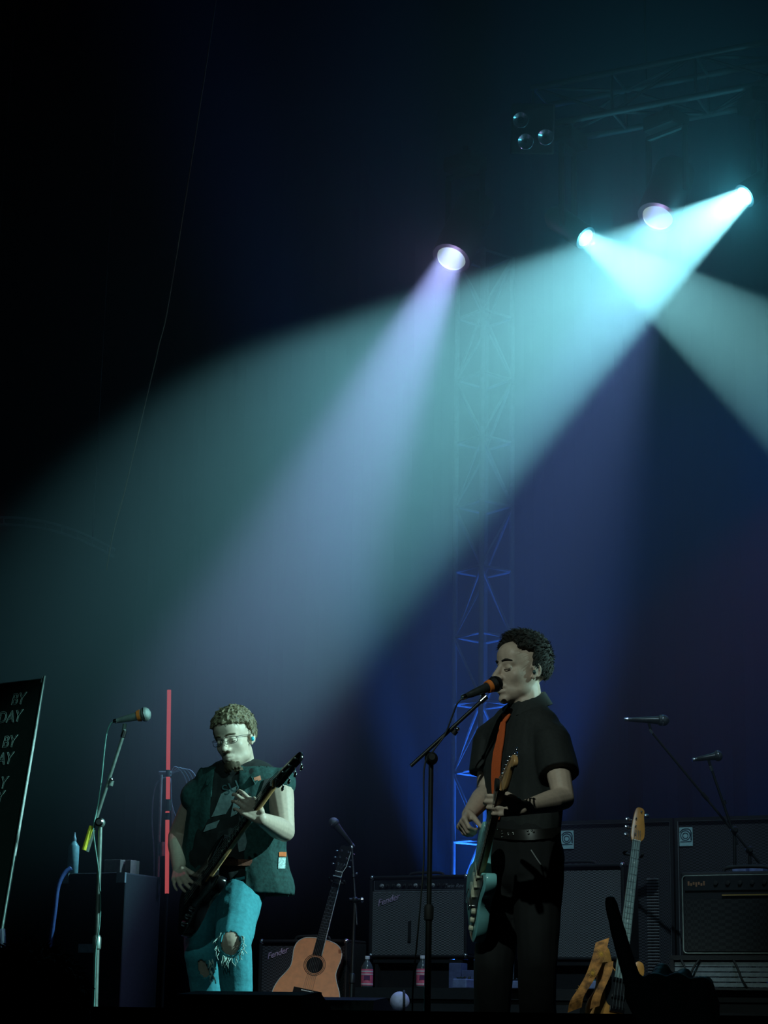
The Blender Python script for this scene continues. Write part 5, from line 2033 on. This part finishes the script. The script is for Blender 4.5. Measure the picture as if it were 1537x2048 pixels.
# two boom microphones over the amplifiers on the other side
for k, (a, b, piv, foot_px, cnt, dep, lab, lab2) in enumerate((
        ((1256, 1439), (1340, 1441), (1500, 1700), 1512, (1520, 1726), 11.4, 'magenta-edged microphone lying level at the top of the long slanting boom', 'tall microphone stand with a long slanting boom behind the natural wood bass'),
        ((1390, 1519), (1446, 1510), (1470, 1660), 1474, (1476, 1690), 11.3, 'small tilted magenta-edged microphone over the white-piped amplifier', 'microphone stand behind the white-piped amplifier'))):
    microphone(P(a[0], a[1], dep), P(b[0], b[1], dep), lab, M_mesh, band=False)
    cl = P((a[0] + b[0]) / 2 + 6, (a[1] + b[1]) / 2 + 24, dep)
    ft = P(foot_px, 2050, dep)
    s3 = mic_stand(ft, P(piv[0], piv[1], dep), cl, P(cnt[0], cnt[1], dep), lab2, M_stand, base_z=RZ)
    MB().path([cl, P((a[0] + b[0]) / 2 + 2, (a[1] + b[1]) / 2 + 12, dep), P((a[0] + b[0]) / 2, (a[1] + b[1]) / 2 + 3, dep)], .008, 8).build('mic_clip', M_stand, s3)

# instrument microphone above the acoustic guitar
Y4 = 11.9
microphone(P(705, 1690, Y4), P(661, 1637, Y4), 'slim instrument microphone bent over the acoustic guitar\'s headstock', M_mesh, band=False)
mic_stand(P(700, 2050, Y4 - .25), P(710, 1800, Y4 - .1), P(704, 1694, Y4), P(714, 1850, Y4 - .14), 'thin black microphone stand beside the acoustic guitar', M_stand)

# ------------------------------------------------------------------ banner with outlined lettering
TR, BR = P(89, 1357, 9.4), P(2, 1872, 9.15)
TL = P(-230, 1396, 10.2)
e1 = (TR - TL)
wB = e1.length
e1.normalize()
e2 = (TR - BR).normalized()
hB_ = (TR - BR).length
nB = e1.cross(e2).normalized()
if nB.y > 0:
    nB = -nB
bn = thing('banner_stand', Vector((BR.x - .35, BR.y + .2, 0)), 'leaning black banner with outlined lettering and a pale metal edge', 'banner')
q = [TL - e2 * hB_, BR, TR, TL]
MB().add([p - nB * .004 for p in q] + [p + nB * .002 for p in q], [(0, 1, 2, 3), (7, 6, 5, 4), (0, 4, 5, 1), (1, 5, 6, 2), (2, 6, 7, 3), (3, 7, 4, 0)]).build('panel', mat('banner_cloth', (0.010, 0.020, 0.018), 0.8), bn)
M_edge = mat('banner_edge', (0.42, 0.46, 0.46), 0.4, .5)
MB().tube(BR - e2 * .15, TR + e2 * .012, .0072, n=10).build('side_pole', M_edge, bn)
MB().tube(TL, TR, .003, n=6).build('top_cord', M_edge, bn)
MB().tube(TR - e1 * .018 - e2 * .02, TR - e1 * .018 + e2 * .012, .004, n=6).build('corner_clip', M_edge, bn)
low = BR - e2 * .15
f1 = P(34, 1950, 9.0)
f1.z = 0.0
MB().tube(BR + e2 * .03, f1 + Z * .01, .014, .012, n=10).build('front_leg', mat('leg_paint', (0.35, 0.30, 0.50), 0.45), bn)
f2 = Vector((TL.x, TL.y + .1, .01))
MB().tube(TL - e2 * hB_, f2, .012, n=8).build('rear_leg', M_edge, bn)
f3 = Vector((low.x - .15, low.y + .35, .01))
MB().tube(low, f3, .010, n=8).build('rear_leg', M_edge, bn)
M_ink = mat('letter_outline', (0.6, 0.68, 0.66), 0.7)
sz = .085
for s, (rx_, ry_) in (('BY', (49, 1408)), ('DAY', (42, 1443)), ('BY', (31, 1494)), ('AY', (24, 1528)), ('Y', (13, 1577)), ('Y', (6, 1606))):
    # place on the banner plane through the pixel
    d = (P(rx_, ry_, 5.0) - EYE).normalized()
    tt = (TR - EYE).dot(nB) / d.dot(nB)
    o0 = EYE + d * tt + nB * .004
    text_mesh(s, sz, frame(e1, e2, nB, o0), 'letters', M_ink, bn, 0, 0.12, .0017, 'RIGHT')

# ------------------------------------------------------------------ red tube lamp, pole and hanging leads
Y5 = 12.4
red = mat_glow('red_tube', (0.80, 0.13, 0.14), 0.46)
tl = thing('tube_lamp', P(334, 1787, Y5), 'thin upright red glowing tube lamp behind the bassist', 'lamp')
MB().tube(P(334, 1787, Y5), P(335, 1640, Y5), .0125, n=14).build('glowing_tube', red, tl, smooth='auto')
MB().tube(P(335, 1628, Y5), P(336, 1602, Y5), .0125, n=14).build('glowing_tube', red, tl, smooth='auto')
MB().tube(P(336, 1598, Y5), P(336.5, 1553, Y5), .0125, n=14).build('glowing_tube', red, tl, smooth='auto')
MB().tube(P(336.5, 1541, Y5), P(338.5, 1380, Y5), .0125, n=14).build('glowing_tube', red, tl, smooth='auto')
MB().tube(P(335, 1640, Y5), P(335, 1626, Y5), .014, n=14).build('dark_joint', M_rub, tl)
MB().tube(P(336, 1622, Y5 - .02), P(336, 1600, Y5 - .02), .022, n=14).build('dark_joint', M_rub, tl)
MB().tube(P(336, 1554, Y5), P(336.5, 1540, Y5), .014, n=14).build('dark_joint', M_rub, tl)
bpt = P(334, 1787, Y5)
MB().tube(Vector((bpt.x, bpt.y, .02)), bpt, .009, n=10).build('stem', M_rub, tl)
MB().lathe((bpt.x, bpt.y, 0), Z, [(0, .09), (.02, .09), (.026, .02)], 20).build('base', M_rub, tl)
gp = thing('clamp_pole', Vector((P(322, 1700, Y5 + .05).x, Y5 + .05, 0)), 'grey pole with a crosswise clamp beside the red tube lamp', 'pole')
M_pole = mat('grey_pole', (0.30, 0.31, 0.36), 0.5, .3)
pb_ = P(321, 1735, Y5 + .05)
MB().tube(Vector((pb_.x, pb_.y, .02)), P(323, 1545, Y5 + .05), .0095, n=10).build('pole', M_pole, gp)
MB().tube(P(318, 1546, Y5 + .02), P(343, 1546, Y5 + .02), .011, n=10).build('clamp', M_pole, gp)
MB().tube(P(325, 1684, Y5 + .04), P(325, 1712, Y5 + .04), .016, n=10).build('sleeve', M_pole, gp)
MB().lathe((pb_.x, pb_.y, 0), Z, [(0, .10), (.02, .10), (.026, .02)], 20).build('base', M_rub, gp)
M_lead = mat('pale_lead', (0.20, 0.24, 0.32), 0.6)
rnd = random.Random(21)
for k in range(4):
    x0 = 343 + k * 3
    pts = [P(340, 1548, Y5 + .03), P(352 + 9 * k, 1534 + 2 * k, Y5 + .03), P(372 + 8 * k, 1560 + 4 * k, Y5 + .03), P(376 + 5 * k, 1610 + 8 * k, Y5 + .03), P(360 - 3 * k, 1645 + 4 * k, Y5 + .03), P(344, 1610 + 5 * k, Y5 + .03), P(341, 1556, Y5 + .03)]
    cable(pts, 'coiled_lead', ('smallest', 'second smallest', 'second widest', 'widest')[k] + ' grey lead looped over the clamp of the grey pole', M_lead, .005, 6, 'leads looped on the grey pole')
cable([P(343, 1550, Y5 + .05), P(312, 1570, Y5 + .06), P(304, 1640, Y5 + .06), P(308, 1740, Y5 + .06), Vector((P(306, 1800, Y5).x, Y5 + .06, .3)), Vector((P(310, 1800, Y5).x, Y5 + .1, .006))], 'long_lead', 'grey lead dropping to the floor beside the red tube lamp', M_lead, .005)

# squeeze bottle on a crate, hose, brown boxes at the far side
Y6 = 12.2
p = P(145, 1748, Y6)
cr = thing('equipment_case', Vector((p.x, p.y, 0)), 'tall dark equipment case behind the empty microphone stand', 'case')
F = frame(U, V, Z, (p.x, p.y, 0))
MB(F).box((.18, .15, p.z / 2), (.46, .4, p.z), bevel=.01).build('case_body', M_ris, cr)
for x in (-.02, .38):
    for z in (.03, p.z - .03):
        MB(F).box((x, -.045, z), (.06, .02, .06)).build('case_corner', M_trim, cr)
MB(F).box((.18, -.052, p.z * .6), (.14, .012, .05)).build('case_latch', M_trim, cr)
bo = thing('squeeze_bottle', p, 'frosted squeeze bottle with a nozzle standing on the dark equipment case', 'bottle')
MB().lathe(p, Z, [(0, .030), (.004, .033), (.165, .033), (.18, .022), (.195, .012)], 18).build('bottle_body', mat('frosted_plastic', (0.22, 0.32, 0.36), .4), bo, smooth='auto')
MB().lathe(p + Z * .195, Z, [(0, .013), (.02, .013), (.03, .007), (.055, .004)], 12).build('nozzle', M_pole, bo, smooth='auto')
for k, (a, b) in enumerate(((209, 243), (251, 263))):
    c = P((a + b) / 2, 1736, Y6 + .02)
    wd = (b - a) / 325 * 1.1
    bx_ = thing('small_box', Vector((c.x, c.y, p.z)), ('wider' if k == 0 else 'narrower') + ' brown box of the pair on the dark equipment case', 'box', 'brown boxes on the case')
    Fb = frame(U, V, Z, (c.x, c.y, p.z))
    MB(Fb).box((0, .04, .045), (wd, .10, .09), bevel=.003).build('carton', mat('brown_card', (0.20, 0.13, 0.12), .8), bx_)
    MB(Fb).box((0, .04, .091), (wd * .96, .03, .002)).build('tape_strip', mat('tape', (.3, .22, .18), .5), bx_)
cable([P(142, 1736, Y6 - .1), P(128, 1748, Y6 - .12), P(116, 1775, Y6 - .15), P(110, 1820, Y6 - .18), P(102, 1880, Y6 - .2), P(94, 1935, Y6 - .2), Vector((P(92, 1990, Y6).x, Y6 - .2, .15)), Vector((P(90, 2000, Y6).x, Y6 - .3, .014))],
      'bent_hose', 'thick blue hose bending down from the dark equipment case', mat('hose_blue', (0.05, 0.07, 0.22), .5), .014)

# ------------------------------------------------------------------ floor monitors
def wedge(px, ytop, depth, width, label):
    p = P(px, ytop, depth)
    h = p.z
    F = frame(U, V, Z, (p.x, p.y, 0))
    t = thing('floor_monitor', Vector((p.x, p.y, 0)), label, 'speaker', 'floor monitors along the stage front')
    prof = [(-.02, 0), (.40, 0), (.46, h * .45), (.16, h), (.02, h * .96)]
    m = MB(F)
    vs = [(-width / 2, y, z) for y, z in prof] + [(width / 2, y, z) for y, z in prof]
    m.add(vs, [(4, 3, 2, 1, 0), (5, 6, 7, 8, 9)] + [(i, (i + 1) % 5, 5 + (i + 1) % 5, 5 + i) for i in range(5)])
    m.build('enclosure', M_lip, t)
    a, b = Vector((0, .45, h * .47)), Vector((0, .17, h * .97))
    n_ = Vector((0, (b - a).z, -(b - a).y)).normalized()
    g = MB(F)
    vs = [(-width * .45, a.y, a.z), (width * .45, a.y, a.z), (width * .45, b.y, b.z), (-width * .45, b.y, b.z)]
    g.add([Vector(v) + n_ * .002 for v in vs] + [Vector(v) + n_ * .010 for v in vs], [(0, 1, 2, 3), (7, 6, 5, 4), (0, 4, 5, 1), (1, 5, 6, 2), (2, 6, 7, 3), (3, 7, 4, 0)])
    g.build('grille', M_grilled, t)
    MB(F).box((0, -.022, h * .6), (.12, .012, .04)).build('handle', M_rub, t)
    return t


wedge(640, 1993, 9.9, .56, 'black wedge monitor before the acoustic guitar')
wedge(472, 1981, 7.4, .52, 'black wedge monitor at the bassist\'s feet')

# ------------------------------------------------------------------ spectators below the stage
M_dark = mat('dark_clothes', (0.006, 0.006, 0.007), .9)


def spectator(px, ytop, depth, label, arm=None, head_yaw=180):
    p = P(px, ytop, depth)
    top = p.z
    fl = -1.25
    H = top - fl
    b = Vector((p.x, p.y, fl))
    t = thing('person', b, label, 'person', 'spectators in front of the stage')
    s = H / 1.74
    M = head_frame(b + Z * (H - .118 * s), head_yaw, 0, 0, s)
    sk = MB()
    head_parts(sk, M, 0, 1)
    nb_ = b + Z * 1.47 * s
    up = b + Z * 1.40 * s
    limb(sk, [M @ Vector((0, -.02, -.06)), nb_, up], [.056 * s, .058 * s, .07 * s])
    ellipse_torso(sk, [(up, .13 * s, .09 * s, 0), (b + Z * 1.2 * s, .14 * s, .10 * s, 0), (b + Z * .98 * s, .13 * s, .10 * s, 0)])
    arms = []
    for sd in (-1, 1):
        sh = up + Vector((sd * .17 * s, 0, -.02))
        if arm and sd == arm[0]:
            el, wr, hd = arm[1], arm[2], arm[3]
        else:
            el = sh + Vector((sd * .07, .02, -.30)) * s
            wr = el + Vector((sd * .0, .10, -.23)) * s
            hd = None
        arms.append((sh, el))
        limb(sk, [up, sh, el], [.06 * s, .05 * s, .04 * s])
        limb(sk, [el, el.lerp(wr, .35), wr], [.04 * s, .042 * s, .027 * s])
        if hd:
            hd(sk, wr)
        else:
            hand(sk, wr, Vector((0, .35, -.93)), Vector((-sd, 0, 0)), Vector((0, 1, .3)), [(15, 20, 15)] * 4, s)
    hp = b + Z * .95 * s
    for sd in (-1, 1):
        limb(sk, [hp + Vector((sd * .09 * s, 0, 0)), b + Vector((sd * .10 * s, .02, .5 * s)), b + Vector((sd * .11 * s, 0, .08 * s))], [.08 * s, .05 * s, .035 * s])
    remesh_build(sk, 'body', M_skin, t, .0045, 3)
    hair(M, 'hair', M_hairD, t, lambda d: d.z > -.45 and not (d.y > .12 and d.z < .45) and not (d.z < .02 and d.y > -.1), lambda d: (.016 + .012 * max(0, d.z), (0, -.3, -.5)), 2, 700, .009)
    c = MB()
    ellipse_torso(c, [(b + Z * 1.43 * s, .12 * s, .085 * s, 0), (up - Z * .03, .19 * s, .115 * s, 0), (b + Z * 1.2 * s, .19 * s, .13 * s, 0), (b + Z * .9 * s, .18 * s, .13 * s, 0)])
    for sh, el in arms:
        c.capsule(up, .09 * s, sh, .075 * s)
        c.tube(sh, sh.lerp(el, .75), .068 * s, .062 * s, n=16)
    remesh_build(c, 'jumper', M_dark, t, .010, 3)
    c = MB()
    ellipse_torso(c, [(b + Z * .98 * s, .165 * s, .12 * s, 0), (hp, .17 * s, .125 * s, 0), (b + Z * .85 * s, .165 * s, .12 * s, 0)])
    for sd in (-1, 1):
        limb(c, [hp + Vector((sd * .09 * s, 0, -.05)), b + Vector((sd * .10 * s, .02, .5 * s))], [.10 * s, .072 * s])
        c.tube(b + Vector((sd * .10 * s, .02, .5 * s)), b + Vector((sd * .11 * s, 0, .05 * s)), .072 * s, .062 * s, n=16)
    remesh_build(c, 'trousers', M_dark, t, .010, 3)
    for sd in (-1, 1):
        c = MB()
        f = b + Vector((sd * .11 * s, 0, .04))
        c.capsule(f - Vector((0, .05, 0)), .04, f + Vector((0, .16, -.008)), .031)
        remesh_build(c, 'shoe', M_dark, t, .008, 2)
    return t


def pointing(sk, wr):
    hand(sk, wr, Vector((-.28, 0, .96)), Vector((.35, .93, .05)), Vector((-.95, .1, -.25)),
         [(2, 4, 4), (75, 85, 55), (80, 85, 55), (82, 85, 55)], 1.28, thumb=Vector((.1, .6, .7)))


wq = P(1388, 2150, 2.55)
spectator(1735, 1960, 2.75, 'spectator raising one hand with the forefinger up before the amplifiers', (-1, wq + Vector((.10, -.06, -.24)), wq, pointing))
spectator(58, 1928, 2.7, 'spectator whose dark head shows below the banner')
